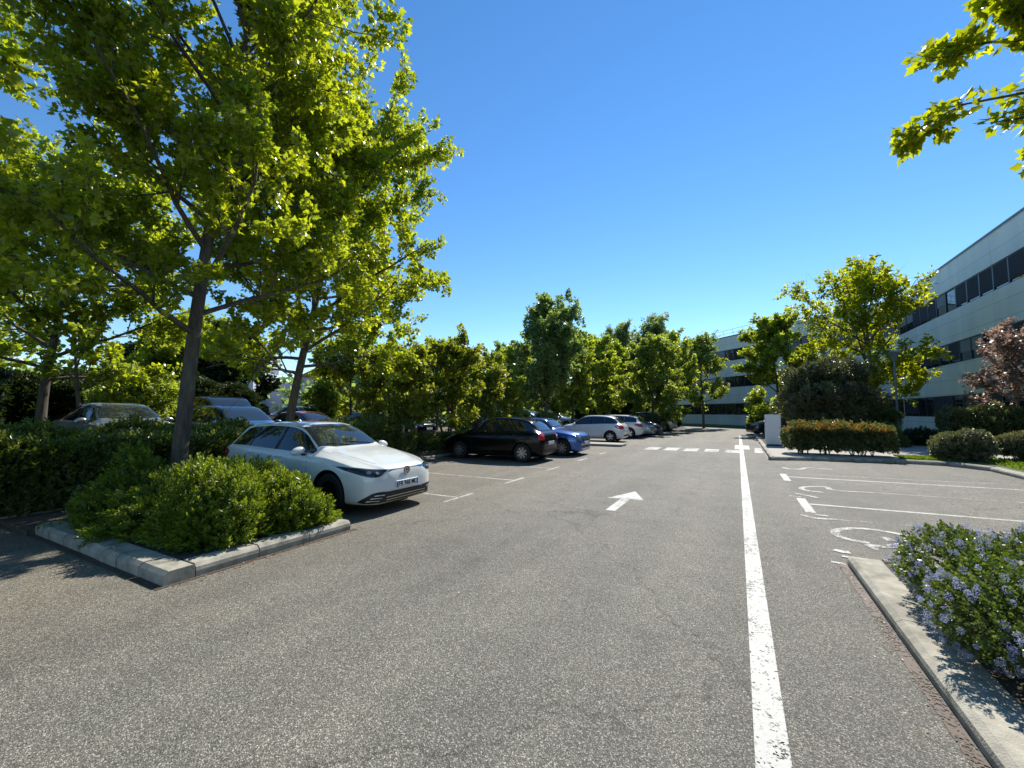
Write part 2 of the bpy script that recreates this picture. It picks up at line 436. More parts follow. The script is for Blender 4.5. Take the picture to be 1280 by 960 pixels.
# ---- kerbs
def kerb(name, pts, w=.27, h=.13, inward=1, seg=1.0, closed=False):
    """chamfered concrete kerb stones laid along pts; outer edge follows pts, body to the left (inward=1)"""
    bm = bm_new(); rnd = random.Random(int(abs(pts[0][0]*100 + pts[0][1]*10)))
    prof = [(0.012, -.02), (0.006, h*.45), (.012, h*.74), (.05, h), (w-.02, h), (w, h-.012), (w, -.02)]
    for a, b in zip(pts[:-1], pts[1:]):
        a = Vector((*a, ground_z(a[0]))); b = Vector((*b, ground_z(b[0]))); d = b - a; L = d.length; d.normalize()
        nn = Vector((-d.y, d.x, 0)) * inward
        k = max(1, round(L/seg))
        for i in range(k):
            p = a + d*(L*i/k + .006); q = a + d*(L*(i+1)/k - .006)
            dz = rnd.uniform(-.006, .006); dy = rnd.uniform(-.008, .008)
            r1 = [bm.verts.new(p + nn*(u+dy) + Vector((0, 0, v+dz))) for u, v in prof]
            r2 = [bm.verts.new(q + nn*(u+dy) + Vector((0, 0, v+dz))) for u, v in prof]
            for j in range(len(prof)-1): bm.faces.new((r1[j], r1[j+1], r2[j+1], r2[j]))
            bm.faces.new(r1); bm.faces.new(r2[::-1])
    o = link(name, bm_mesh(bm), None, M_KERB)
    return tag(o, kind='structure')
kerb("kerb", [(-4.80, 4.15), (-4.80, 2.25)], inward=-1, seg=.72)
kerb("kerb", [(-4.80, 1.97), (-8.35, 1.97)], inward=-1, seg=.5)
kerb("kerb", [(-5.08, 4.25), (-9.3, 4.25)], inward=1, seg=1.0, h=.10)
kerb("kerb", [(.97, 5.74), (.97, -2)], inward=1, w=.30, h=.105, seg=1.6)
kerb("kerb", [(1.27, 5.78), (6.5, 5.78)], inward=-1, w=.12, h=.12)
kerb("kerb", [(.93, 34), (.93, 17.0)], inward=1, w=.14, h=.12)
kerb("kerb", [(.95, 16.75), (2.2, 17.3), (4.4, 17.72), (5.55, 17.52), (6.1, 16.6), (6.05, 14.8), (6.0, 6.0)], inward=1, w=.2, h=.12)
kerb("kerb", [(-9.62, -8), (-9.62, 60)], inward=1, w=.14, h=.08)
def island(x0, x1, y0, y1):
    bm = bm_new(); prism(bm, [(x0, y0+.12), (x0+.05, y0), (x1-.15, y0), (x1, y0+.15), (x1, y1-.15), (x1-.15, y1), (x0, y1)], -.01, .11)
    bmesh.ops.bevel(bm, geom=[e for e in bm.edges], offset=.015, segments=1, affect='EDGES')
    tag(link("kerb_island", bm_mesh(bm), None, M_PAVE), kind='structure')
island(-9.6, -4.85, 19.7, 20.9)
island(-9.6, -5.1, 33.0, 34.2)
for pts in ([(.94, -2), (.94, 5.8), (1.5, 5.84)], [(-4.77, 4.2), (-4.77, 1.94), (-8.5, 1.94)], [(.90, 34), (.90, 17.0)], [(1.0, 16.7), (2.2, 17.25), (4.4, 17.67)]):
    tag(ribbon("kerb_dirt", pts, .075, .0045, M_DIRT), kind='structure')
# planting soil, pavement, lawn
def slab(name, pts, z0, z1, mat): 
    bm = bm_new(); prism(bm, pts, z0, z1); return tag(link(name, bm_mesh(bm), None, mat), kind='structure')
slab("planting_soil", [(-8.35, 2.24), (-5.07, 2.24), (-5.07, 4.12), (-8.35, 4.12)], -.05, .10, M_SOIL)
slab("planting_soil", [(-11.4, -6), (-9.76, -6), (-9.76, 60), (-11.4, 60)], -.05, .235, M_SOIL)
slab("planting_soil", [(1.26, -3), (6.4, -3), (6.4, 5.64), (1.26, 5.64)], -.05, .10, M_SOIL)
slab("planting_soil", [(-9.76, 1.9), (-8.36, 1.9), (-8.36, 4.1), (-9.76, 4.1)], -.05, .06, M_SOIL)
slab("planting_soil", [(-19.5, -10), (-17.3, -10), (-17.3, 70), (-19.5, 70)], -.05, .30, M_SOIL)
slab("pavement", [(1.06, 17.0), (2.2, 17.48), (4.4, 17.92), (5.6, 17.74), (6.3, 16.7), (6.25, 6), (9.5, 6), (9.5, 34), (1.06, 34)], -.05, .115, M_PAVE)
slab("lawn", [(4.55, 17.98), (5.6, 17.84), (6.35, 16.8), (6.32, 6.4), (9.2, 6.4), (11.9, 9.0), (11.9, 19.2), (4.9, 19.25)], .0, .125, M_LAWN)
slab("lawn", [(5.2, 25.2), (11.9, 24.8), (11.9, 40), (3.2, 40), (3.2, 26.6)], .0, .125, M_LAWN)
slab("lawn", [(-6, 52.5), (5, 46.5), (8, 48), (-5.2, 61.7), (-9, 60)], -.05, .08, M_LAWN)
slab("lawn", [(1.1, 22.9), (5.3, 22.9), (5.3, 33.5), (1.1, 33.5)], .0, .130, M_SOIL)

# ------------------------------------------------------------ vegetation engine
def leaf_plane():
    """five-lobed leaf, unit length, folded a little along the midrib"""
    o = [(0, 0), (.16, .02), (.44, -.02), (.34, .20), (.56, .42), (.30, .46), (.22, .62), (.0, 1.0), (-.22, .62), (-.30, .46), (-.56, .42), (-.34, .20), (-.44, -.02), (-.16, .02)]
    v = np.array([(0, .28, 0.03)] + [(x, y, -.16*abs(x) - .13*max(0, y-.5)) for x, y in o])
    n = len(o); f = np.array([(0, 1+i, 1+(i+1) % n) for i in range(n)])
    return v, f
def leaf_lite():
    o = [(0, 0), (.45, .12), (.36, .55), (0, 1.0), (-.36, .55), (-.45, .12)]
    v = np.array([(x, y, -.20*abs(x)) for x, y in o]); f = np.array([(0, 1, 2), (0, 2, 3), (0, 3, 4), (0, 4, 5)])
    return v, f
def leaf_quad():
    v = np.array([(0, 0, 0), (.42, .45, -.12), (0, 1, 0), (-.42, .5, -.12)]); f = np.array([(0, 1, 2), (0, 2, 3)])
    return v, f
def leaf_narrow():
    v = np.array([(0, 0, 0), (.21, .55, .02), (0, 1, -.08), (-.21, .55, .02)]); f = np.array([(0, 1, 2), (0, 2, 3)])
    return v, f
def place_leaves(pos, ydir, size, tmpl, rng, normal=None, tint=None, updown=.5):
    """instances template at pos with its length along ydir; normals biased upward"""
    n = len(pos)
    y = ydir / (np.linalg.norm(ydir, axis=1, keepdims=True) + 1e-9)
    if normal is None:
        nn = rng.normal(0, 1, (n, 3)) * (1-updown) + np.array((0, 0, 1.0)) * updown
    else: nn = normal
    nn = nn - (nn*y).sum(1, keepdims=True)*y
    nn /= (np.linalg.norm(nn, axis=1, keepdims=True) + 1e-9)
    x = np.cross(y, nn)
    tv, tf = tmpl
    V = pos[:, None, :] + (tv[None, :, 0:1]*x[:, None, :] + tv[None, :, 1:2]*y[:, None, :] + tv[None, :, 2:3]*nn[:, None, :]) * size[:, None, None]
    F = tf[None] + (np.arange(n)*len(tv))[:, None, None]
    if tint is None: tint = np.clip(rng.normal(.5, .24, n), 0, 1)
    T = np.repeat(tint, len(tf))
    return V.reshape(-1, 3), F.reshape(-1, 3), T

def tubes_np(paths, sides_by_r=True):
    Vs, Fs = [], []; o = 0
    for P, Rr, sides in paths:
        P = np.asarray(P, float); n = len(P)
        T = np.gradient(P, axis=0); T /= (np.linalg.norm(T, axis=1, keepdims=True) + 1e-9)
        ref = np.array((0, 0, 1.0)) if abs(T[0, 2]) < .8 else np.array((1.0, 0, 0))
        A = np.cross(T, ref); A /= (np.linalg.norm(A, axis=1, keepdims=True) + 1e-9); B = np.cross(T, A)
        an = np.arange(sides) * 2*pi/sides
        ring = P[:, None, :] + (A[:, None, :]*np.cos(an)[None, :, None] + B[:, None, :]*np.sin(an)[None, :, None]) * np.asarray(Rr)[:, None, None]
        Vs.append(ring.reshape(-1, 3))
        i = np.arange(n-1)[:, None]*sides; k = np.arange(sides)[None]; k2 = (k+1) % sides
        Fs.append(np.stack([i+k, i+k2, i+sides+k2, i+sides+k], -1).reshape(-1, 4) + o)
        o += n*sides
    return np.concatenate(Vs), np.concatenate(Fs)

def grow(rng, p0, d0, L, r0, r1, n=6, wob=.12, up=.15, grav=0):
    P = [np.array(p0, float)]; d = np.array(d0, float); d /= np.linalg.norm(d)
    for i in range(n-1):
        d = d + rng.normal(0, wob, 3) + np.array((0, 0, up)); d /= np.linalg.norm(d)
        P.append(P[-1] + d*L/(n-1))
    return np.array(P), np.linspace(r0, r1, n)

def make_tree(name, loc, label, cat, H, R_, base, tr, leafmat, nleaf, lsize, tmpl, seed, barkmat=None, shape='round', lean=(0, 0), nlimb=12,
              group=None, up=.10, limb_el=(25, 65), twigs=True, sparse=0.0, balls=0, updown=.5, squash=(1, 1), stems=1, flare=True, prune=None, tintfn=None, extra=()):
    rng = np.random.default_rng(seed); barkmat = barkmat or M_BARKG
    root = empty(name, loc, label, cat, group)
    paths = []; segs = []           # segs: (p, dir, weight)
    leaders = []
    for s in range(stems):
        tilt = np.array((lean[0], lean[1], 1.0))
        if stems > 1:
            a = 2*pi*s/stems + rng.uniform(-.4, .4); tilt = np.array((cos(a)*.30+lean[0], sin(a)*.30+lean[1], 1.0))
        n = 10; P = [np.array((0, 0, -.05))]; d = tilt/np.linalg.norm(tilt); hh = H*(.90 if stems == 1 else rng.uniform(.6, .85))
        for i in range(n):
            d = d + rng.normal(0, .035, 3)*(1, 1, 0) + np.array((0, 0, .03)); d /= np.linalg.norm(d); P.append(P[-1] + d*hh/n)
        P = np.array(P); t = np.linspace(0, 1, n+1); rr = tr*(1-.9*t)**.8/(1 if stems == 1 else 1.6) + .012
        if flare: rr[0] *= 1.25
        paths.append((P, rr, 12 if tr > .12 else 7)); leaders.append((P, rr))
    def env(h):      # crown radius at relative height in crown 0..1
        if shape == 'round': return math.sqrt(max(0, 1-(2*h-.85)**2/1.45)) if h < 1.03 else 0
        if shape == 'pyramid': return max(.12, (1-h)**.75) * min(1, .45+h*4)
        if shape == 'column': return (.55+.45*math.sin(pi*min(1, h*1.1+.12))) * (1-h**5*.8)
        if shape == 'vase': return .35 + .75*math.sin(pi*min(1, max(0, h*.80+.05)))
        if shape == 'umbrella': return 1.0 if h > .3 else .5
        return 1
    ga = rng.uniform(0, 6.28)
    for li in range(nlimb + len(extra)):
        P, rr = leaders[li % stems]
        f = min(1, (li+.5)/nlimb); hz = base*.80 + (H*.86-base*.80)*f**.9
        ti = min(.97, hz/(P[-1][2])); x = ti*(len(P)-1); i = int(x); q = P[i]*(1-(x-i)) + P[min(i+1, len(P)-1)]*(x-i)
        r_at = np.interp(ti, np.linspace(0, 1, len(P)), rr)
        ga += 2.4 + rng.uniform(-.35, .35)
        el = R(limb_el[0] + (limb_el[1]-limb_el[0])*f + rng.uniform(-8, 8))
        hc = (hz - base)/(H-base); target = R_*env(min(1, max(0.02, hc+.22)))*rng.uniform(.82, 1.08)
        L = min(target/cos(el)*.92, (H*1.0-hz)/max(.2, sin(el))*1.05); L = max(L, .15*R_)
        d = np.array((cos(ga)*cos(el)*squash[0], sin(ga)*cos(el)*squash[1], sin(el)))
        LP, LR = grow(rng, q, d, L, min(r_at*.62, tr*.45), .012, 8, .09, up*.4)
        if li >= nlimb:          # limb reaching to a given point
            (sz, tgt) = extra[li-nlimb]; ti = sz/P[-1][2]; x = ti*(len(P)-1); i = int(x); q = P[i]*(1-(x-i)) + P[min(i+1, len(P)-1)]*(x-i)
            tgt = np.array(tgt, float); tt = np.linspace(0, 1, 8)[:, None]; L = np.linalg.norm(tgt-q); tgt = tgt + np.array((-.42, .05, 0)); c = (q+tgt)/2 + (0, 0, L*.10)
            LP = q*(1-tt)**2 + c*2*tt*(1-tt) + tgt*tt**2 + rng.normal(0, .03, (8, 3))*tt; LR = np.linspace(.05, .008, 8); L *= .36
        EW = 3.0 if li >= nlimb else 1.0
        paths.append((LP, LR, 6)); segs.append((LP[3:], .5*EW))
        nsub = 9 if L > 2.0 else (6 if L > 1.0 else 3)
        for j in range(nsub):
            u = .25 + .72*(j+rng.uniform(.1, .9))/nsub; x = u*7; i = int(x); q2 = LP[i]*(1-(x-i)) + LP[min(7, i+1)]*(x-i)
            dd = LP[min(7, i+1)] - LP[i]; dd /= np.linalg.norm(dd)
            side = np.cross(dd, rng.normal(0, 1, 3)); side /= np.linalg.norm(side)
            d2 = dd*.55 + side*.85 + np.array((0, 0, .12)); L2 = L*rng.uniform(.28, .50)*(1.15-u*.5)
            SP, SR = grow(rng, q2, d2, L2, max(.009, np.interp(u, np.linspace(0, 1, 8), LR)*.55), .006, 5, .14, .08)
            paths.append((SP, SR, 4)); segs.append((SP[1:], 1.0*EW))
            if twigs:
                for k in range(4):
                    i3 = rng.integers(1, 5); q3 = SP[i3]; d3 = (SP[i3]-SP[i3-1]); d3 /= np.linalg.norm(d3)
                    d3 = d3*.5 + rng.normal(0, .6, 3) + np.array((0, 0, .1)); L3 = L2*rng.uniform(.3, .6)
                    TP, TR = grow(rng, q3, d3, L3, .006, .003, 4, .2, .03)
                    paths.append((TP, TR, 3)); segs.append((TP, 1.0*EW))
    for P, rr in leaders: segs.append((P[int(len(P)*.8):], .6))
    V, F = tubes_np(paths)
    link("trunk", mesh_np(V, F, 4, True), root, barkmat)
    # leaves along the twigs
    lens = np.array([np.linalg.norm(np.diff(s, axis=0), axis=1).sum()*w for s, w in segs]); keep = rng.random(len(segs)) > sparse
    lens = lens*keep + 1e-6; pr = lens/lens.sum()
    idx = rng.choice(len(segs), nleaf, p=pr); pos = np.zeros((nleaf, 3)); dr = np.zeros((nleaf, 3))
    order = np.argsort(idx); idx = idx[order]; segtint = rng.normal(0, .13, len(segs))
    for si in np.unique(idx):
        m = np.where(idx == si)[0]; s = segs[si][0]; k = len(s)-1
        if k < 1: pos[m] = s[0]; dr[m] = rng.normal(0, 1, (len(m), 3)); continue
        x = rng.random(len(m))**.8*k; i = np.minimum(x.astype(int), k-1); fr = (x-i)[:, None]
        pos[m] = s[i]*(1-fr) + s[i+1]*fr; dr[m] = s[i+1]-s[i]
    dr /= (np.linalg.norm(dr, axis=1, keepdims=True)+1e-9)
    off = rng.normal(0, 1, (nleaf, 3)); off /= np.linalg.norm(off, axis=1, keepdims=True)
    ld = dr*.35 + off*.8 + np.array((0, 0, -.18))
    pos = pos + off*(.05 + lsize*.6*rng.random((nleaf, 1)))
    if prune is not None:
        k = prune(pos); pos, ld, idx = pos[k], ld[k], idx[k]
    n = len(pos); sz = lsize*rng.uniform(.6, 1.2, n)
    tint = np.clip(rng.normal(.48, .2, n) + segtint[idx] + (tintfn(pos, rng) if tintfn else 0), 0, 1)
    v, f, t = place_leaves(pos, ld, sz, tmpl, rng, tint=tint, updown=updown)
    link("crown", mesh_np(v, f, 3, False, t), root, leafmat)
    if balls:
        bm = bm_new(); ss = rng.choice(n, balls)
        for i in ss:
            c = pos[i] + (0, 0, -.12)
            bmesh.ops.create_icosphere(bm, subdivisions=1, radius=.020, matrix=Matrix.Translation(c))
            tube(bm, [c+(0, 0, .015), c+(0.01, 0, .11)], .0025, 3)
        link("seed_ball", bm_mesh(bm, smooth=True), root, mat_plain("seed_ball_brown", (.06, .045, .02), 1))
        root.children[-1]['kind'] = 'stuff'
    return root

def sprigs(pos, dr, rng, k, L, leaf, tmpl, tint, spread=.75):
    """k leaves spiralling along a short stem at each pos, pointing out along dr"""
    n = len(pos); dr = dr/(np.linalg.norm(dr, axis=1, keepdims=True)+1e-9)
    ref = rng.normal(0, 1, (n, 3)); a = np.cross(dr, ref); a /= (np.linalg.norm(a, axis=1, keepdims=True)+1e-9); b = np.cross(dr, a)
    P, D, N, S, T = [], [], [], [], []
    for j in range(k):
        ph = 2.4*j; u = (j+.5)/k; rad = a*cos(ph) + b*sin(ph); sp = spread*(1.25-u*.9)
        P.append(pos + dr*L*(u-.5)); D.append(dr*(1-sp*.45) + rad*sp + rng.normal(0, .1, (n, 3))); N.append(dr*.8 - rad*.4 + rng.normal(0, .25, (n, 3)))
        S.append(leaf*rng.uniform(.75, 1.15, n)*(1 if u < .8 else .8)); T.append(np.clip(tint + (.22*(u-.4)) + rng.normal(0, .08, n), 0, 1))
    return place_leaves(np.concatenate(P), np.concatenate(D), np.concatenate(S), tmpl, rng, normal=np.concatenate(N), tint=np.concatenate(T))

def lump(P, rng_seed, freq=1.6, amp=.12):
    r = np.random.default_rng(rng_seed); s = np.zeros(len(P))
    for i in range(6):
        k = r.normal(0, freq*(1+.5*i), 3); s += np.sin(P@k + r.uniform(0, 6.28))/(1+.5*i)
    return s*amp/2.0

def shrub_surface(kind, n, rng, size, seed, amp=.12, depth=.10, bottom=0.0):
    """points and outward directions in the outer shell of an ellipsoid dome or a clipped box"""
    sx, sy, h = size
    if kind == 'dome':
        d = rng.normal(0, 1, (n, 3)); d[:, 2] = np.abs(d[:, 2])*.9 - .05; d /= np.linalg.norm(d, axis=1, keepdims=True)
        w = 1 - np.abs(rng.normal(0, depth, n))
        P = d*np.array((sx/2, sy/2, h))*w[:, None]; dirs = d/np.array((sx/2, sy/2, h)); dirs /= np.linalg.norm(dirs, axis=1, keepdims=True)
        P += dirs*lump(P, seed, 2.2, amp)[:, None]
        P[:, 2] = np.maximum(P[:, 2], rng.uniform(.02, .12, n))
        return P, dirs
    if kind == 'ball':
        d = rng.normal(0, 1, (n, 3)); d /= np.linalg.norm(d, axis=1, keepdims=True)
        w = 1 - np.abs(rng.normal(0, depth, n)); sc = np.array((sx/2, sy/2, h/2))
        P = d*sc*w[:, None] + (0, 0, h/2); dirs = d/sc; dirs /= np.linalg.norm(dirs, axis=1, keepdims=True)
        P += dirs*lump(P, seed, 1.8, amp)[:, None]; P[:, 2] = np.maximum(P[:, 2], .05)
        return P, dirs
    # box
    A = np.array((sx*sy, sx*(h-bottom), sx*(h-bottom), sy*(h-bottom), sy*(h-bottom))); c = rng.choice(5, n, p=A/A.sum())
    u = rng.uniform(-.5, .5, n); v = rng.uniform(0, 1, n); P = np.zeros((n, 3)); D = np.zeros((n, 3))
    zz = bottom + v*(h-bottom)
    m = c == 0; P[m] = np.stack([u[m]*sx, (v[m]-.5)*sy, np.full(m.sum(), h)], 1); D[m] = (0, 0, 1)
    for ci, s in ((1, -1), (2, 1)):
        m = c == ci; P[m] = np.stack([u[m]*sx, np.full(m.sum(), s*sy/2), zz[m]], 1); D[m] = (0, s, 0)
    for ci, s in ((3, -1), (4, 1)):
        m = c == ci; P[m] = np.stack([np.full(m.sum(), s*sx/2), u[m]*sy, zz[m]], 1); D[m] = (s, 0, 0)
    # round the edges: pull corners toward the middle
    q = P/np.array((sx/2, sy/2, h)); ex = np.clip((np.sort(np.abs(q), 1)[:, 1:2]-.8)/.2, 0, 1)
    P = P*(1-.07*ex)
    P -= D*np.abs(rng.normal(0, depth, (n, 1)))*min(sx, sy, h)*.5
    P += D*lump(P, seed, 2.0, amp)[:, None]
    D = D + rng.normal(0, .35, (n, 3)) + (0, 0, .35)
    return P, D

def make_shrub(name, loc, label, kind, size, leafmat, nspr, k, L, leaf, seed, tmpl=None, amp=.12, depth=.10, group=None, bottom=0.0, core=True, rotz=0,
               stems=0, tips=None, flowers=None, rough_top=0.0, tint_mu=.5):
    rng = np.random.default_rng(seed); root = empty(name, loc, label, 'hedge' if 'hedge' in name else 'bush', group, rotz)
    tmpl = tmpl or leaf_narrow()
    P, D = shrub_surface(kind, nspr, rng, size, seed, amp, depth, bottom)
    if rough_top: 
        m = P[:, 2] > size[2]*.75; P[m, 2] += np.abs(rng.normal(0, rough_top, m.sum()))
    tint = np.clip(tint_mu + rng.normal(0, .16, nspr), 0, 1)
    dd = D + rng.normal(0, .3, D.shape) + (0, 0, .25)
    v, f, t = sprigs(P, dd, rng, k, L, leaf, tmpl, tint)
    mats = [leafmat]
    link("foliage", mesh_np(v, f, 3, False, t), root, leafmat)
    if core:
        # inner mass of larger leaves, same material, tinted darker on average
        m = nspr//2; P2, D2 = shrub_surface(kind, m, rng, size, seed, amp, depth, bottom)
        c0 = np.array((0, 0, size[2]*.45)); P2 = c0 + (P2-c0)*np.array((.76, .76, .74)); P2 -= (0, 0, .0)
        if bottom: P2[:, 2] = np.maximum(P2[:, 2], bottom)
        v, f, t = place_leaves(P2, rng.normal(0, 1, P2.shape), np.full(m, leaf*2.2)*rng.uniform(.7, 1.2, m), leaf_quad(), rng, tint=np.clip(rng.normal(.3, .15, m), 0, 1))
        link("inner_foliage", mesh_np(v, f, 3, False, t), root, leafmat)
    if stems:
        bm = bm_new()
        for i in range(stems):
            x = rng.uniform(-.42, .42)*size[0]; y = rng.uniform(-.35, .35)*size[1]
            for j in range(3):
                tube(bm, [(x, y, -.03), (x+rng.normal(0, .08), y+rng.normal(0, .06), size[2]*.35), (x+rng.normal(0, .18), y+rng.normal(0, .12), size[2]*.75)], [.014, .010, .006], 4, False)
        link("stem", bm_mesh(bm), root, M_BARKG)
    if tips:
        tm, nt, lf = tips
        P, D = shrub_surface(kind, nt*3, rng, size, seed, amp, depth*.3, bottom)
        s = (P[:, 2] > size[2]*.86); P, D = P[s][:nt], D[s][:nt]; P = P + (0, 0, .03) + rng.normal(0, .015, P.shape)
        v, f, t = sprigs(P, D*.5+(0, 0, .8)+rng.normal(0, .25, D.shape), rng, 5, L*1.1, lf, tmpl, np.clip(rng.normal(.5, .25, len(P)), 0, 1))
        link("red_shoots", mesh_np(v, f, 3, False, t), root, tm)
    if flowers:
        fm, nf, fs = flowers
        P, D = shrub_surface(kind, nf, rng, size, seed, amp, depth*.35, bottom); P = P + D*.03
        parts = []
        kk = 70
        off = rng.normal(0, 1, (nf, kk, 3)); off /= np.linalg.norm(off, axis=2, keepdims=True)
        s = fs*rng.uniform(.6, 1.2, (nf, 1, 1)); Dn = D/np.linalg.norm(D, axis=1, keepdims=True)
        C = P[:, None, :] + off*s*np.array((.8, .8, 1.0)) + Dn[:, None, :]*s*.7
        parts = place_leaves(C.reshape(-1, 3)-0, rng.normal(0, 1, (nf*kk, 3)), np.full(nf*kk, fs*.32), leaf_quad(), rng, normal=off.reshape(-1, 3), tint=np.repeat(np.clip(rng.normal(.5, .22, nf), 0, 1), kk))
        link("flower_clusters", mesh_np(*parts[:2], 3, False, parts[2]), root, fm); root.children[-1]['kind'] = 'stuff'
    return root
# ------------------------------------------------------------ cars
def interp(keys):
    """monotone cubic through keys"""
    x = np.array([k[0] for k in keys], float); y = np.array([k[1] for k in keys], float)
    h = np.diff(x); d = np.diff(y)/h; m = np.zeros(len(x)); m[0] = d[0]; m[-1] = d[-1]
    for i in range(1, len(x)-1):
        m[i] = 0 if d[i-1]*d[i] <= 0 else 2/(1/d[i-1]+1/d[i])
    def f(t):
        t = min(max(t, x[0]), x[-1]); i = min(np.searchsorted(x, t, 'right')-1, len(h)-1); i = max(i, 0)
        s = (t-x[i])/h[i]; s2 = s*s; s3 = s2*s
        return float((2*s3-3*s2+1)*y[i] + (s3-2*s2+s)*h[i]*m[i] + (-2*s3+3*s2)*y[i+1] + (s3-s2)*h[i]*m[i+1])
    return f
def chaikin(pts, it=2):
    for _ in range(it):
        n = len(pts); q = []
        for i in range(n):
            a, b = np.array(pts[i], float), np.array(pts[(i+1) % n], float)
            q += [tuple(a*.78+b*.22), tuple(a*.22+b*.78)]
        pts = q
    return pts
def car_paint(name, col, rough=.28, metal=0.0):
    return mat_plain(name, col, rough, metal, coat=1.0)

def build_wheel(parent, x, y, r, w, side, style, rim_mat):
    bm = bm_new()
    prof = [(r*.62, w*.46), (r*.72, w*.5), (r*.90, w*.5), (r*.975, w*.42), (r, w*.28), (r, -w*.28), (r*.975, -w*.42), (r*.9, -w*.5), (r*.62, -w*.46)]
    S = 36; rings = []
    for k in range(S):
        a = 2*pi*k/S; rings.append([bm.verts.new((cos(a)*q, s, sin(a)*q)) for q, s in prof])
    for k in range(S):
        for j in range(len(prof)):
            bm.faces.new((rings[k][j], rings[(k+1) % S][j], rings[(k+1) % S][(j+1) % len(prof)], rings[k][(j+1) % len(prof)]))
    wheel = bpy.data.objects.new("wheel", bm_mesh(bm, "tyre", True)); COL.objects.link(wheel)
    wheel.data.materials.append(M_RUB); wheel.parent = parent; wheel.location = (x, y, r)
    bm = bm_new(); R0 = r*.66; yo = side*w*.40
    # barrel + lip
    def ring(r0, r1, y0, y1):
        for k in range(S):
            a, b = 2*pi*k/S, 2*pi*(k+1)/S
            bm.faces.new([bm.verts.new(p) for p in [(cos(a)*r0, y0, sin(a)*r0), (cos(b)*r0, y0, sin(b)*r0), (cos(b)*r1, y1, sin(b)*r1), (cos(a)*r1, y1, sin(a)*r1)]])
    ring(R0*1.0, R0*.93, yo*1.12, yo*1.12); ring(R0*.93, R0*.90, yo*1.12, -yo*.4)
    ns = {'ten': 5, 'five': 5, 'multi': 8}[style]; 
    for s in range(ns):
        a0 = 2*pi*s/ns + .2
        for da in ((-.17, .17) if style == 'ten' else ((-.09, .09) if style == 'multi' else (0,))):
            wd = .018 if style == 'ten' else (.012 if style == 'multi' else .042)
            a1 = a0 + da*.4; a2 = a0 + da*1.3
            p1 = np.array((cos(a1), sin(a1)))*R0*.14; p2 = np.array((cos(a2), sin(a2)))*R0*.97
            d = p2-p1; d /= np.hypot(*d); nn = np.array((-d[1], d[0]))
            q = [p1-nn*wd*1.3, p2-nn*wd*.8, p2+nn*wd*.8, p1+nn*wd*1.3]
            top = [bm.verts.new((c[0], yo*(1.02 if i in (0, 3) else 1.10), c[1])) for i, c in enumerate(q)]
            bot = [bm.verts.new((c[0], yo*.75, c[1])) for c in q]
            bm.faces.new(top); bm.faces.new(bot[::-1])
            for i in range(4): bm.faces.new((top[i], top[(i+1) % 4], bot[(i+1) % 4], bot[i]))
    bmesh.ops.create_cone(bm, cap_ends=True, segments=16, radius1=R0*.2, radius2=R0*.17, depth=.03, matrix=Matrix.Translation((0, yo*1.03, 0)) @ Matrix.Rotation(R(-90)*(1 if side > 0 else -1), 4, 'X'))
    link("rim", bm_mesh(bm), wheel, rim_mat)
    bm = bm_new()
    bmesh.ops.create_cone(bm, cap_ends=True, segments=28, radius1=R0*.92, radius2=R0*.92, depth=.02, matrix=Matrix.Translation((0, yo*.35, 0)) @ Matrix.Rotation(R(90), 4, 'X'))
    link("brake_disc", bm_mesh(bm), wheel, M_BLK)
    return wheel

TYPES = {}
TYPES['hatch'] = dict(L=4.284, W=1.789, H=1.456, fa=.205, ra=.822, r=.325,
    top=[(0,.56),(.003,.655),(.009,.715),(.028,.762),(.06,.795),(.12,.862),(.2,.935),(.27,.985),(.30,1.01),(.35,1.135),(.42,1.315),(.475,1.405),(.55,1.448),(.64,1.456),(.78,1.432),(.87,1.385),(.905,1.33),(.94,1.15),(.968,.985),(.985,.92),(.995,.80),(1,.62)],
    zs=[(0,.46),(.012,.62),(.03,.68),(.08,.745),(.15,.82),(.25,.885),(.35,.905),(.6,.945),(.8,.975),(.9,.975),(.96,.93),(.99,.80),(1,.56)],
    w=[(0,.50),(.006,.62),(.018,.74),(.04,.845),(.075,.925),(.13,.975),(.22,1),(.75,1),(.86,.985),(.93,.94),(.97,.87),(.99,.78),(1,.66)],
    wr=[(0,.42),(.012,.52),(.05,.62),(.12,.70),(.22,.76),(.29,.79),(.35,.745),(.42,.675),(.5,.645),(.7,.635),(.86,.60),(.91,.60),(.95,.66),(.985,.70),(1,.55)],
    zb=[(0,.28),(.006,.20),(.02,.17),(.07,.16),(.93,.19),(.985,.26),(1,.36)])
TYPES['small'] = dict(TYPES['hatch'], L=3.99, W=1.70, H=1.46, fa=.205, ra=.825, r=.305,
    top=[(0,.50),(.004,.62),(.012,.70),(.03,.76),(.07,.82),(.12,.88),(.2,.95),(.25,.99),(.275,1.015),(.32,1.13),(.39,1.31),(.45,1.415),(.53,1.462),(.62,1.468),(.74,1.44),(.83,1.375),(.875,1.30),(.92,1.14),(.955,.995),(.98,.93),(.993,.82),(1,.62)])
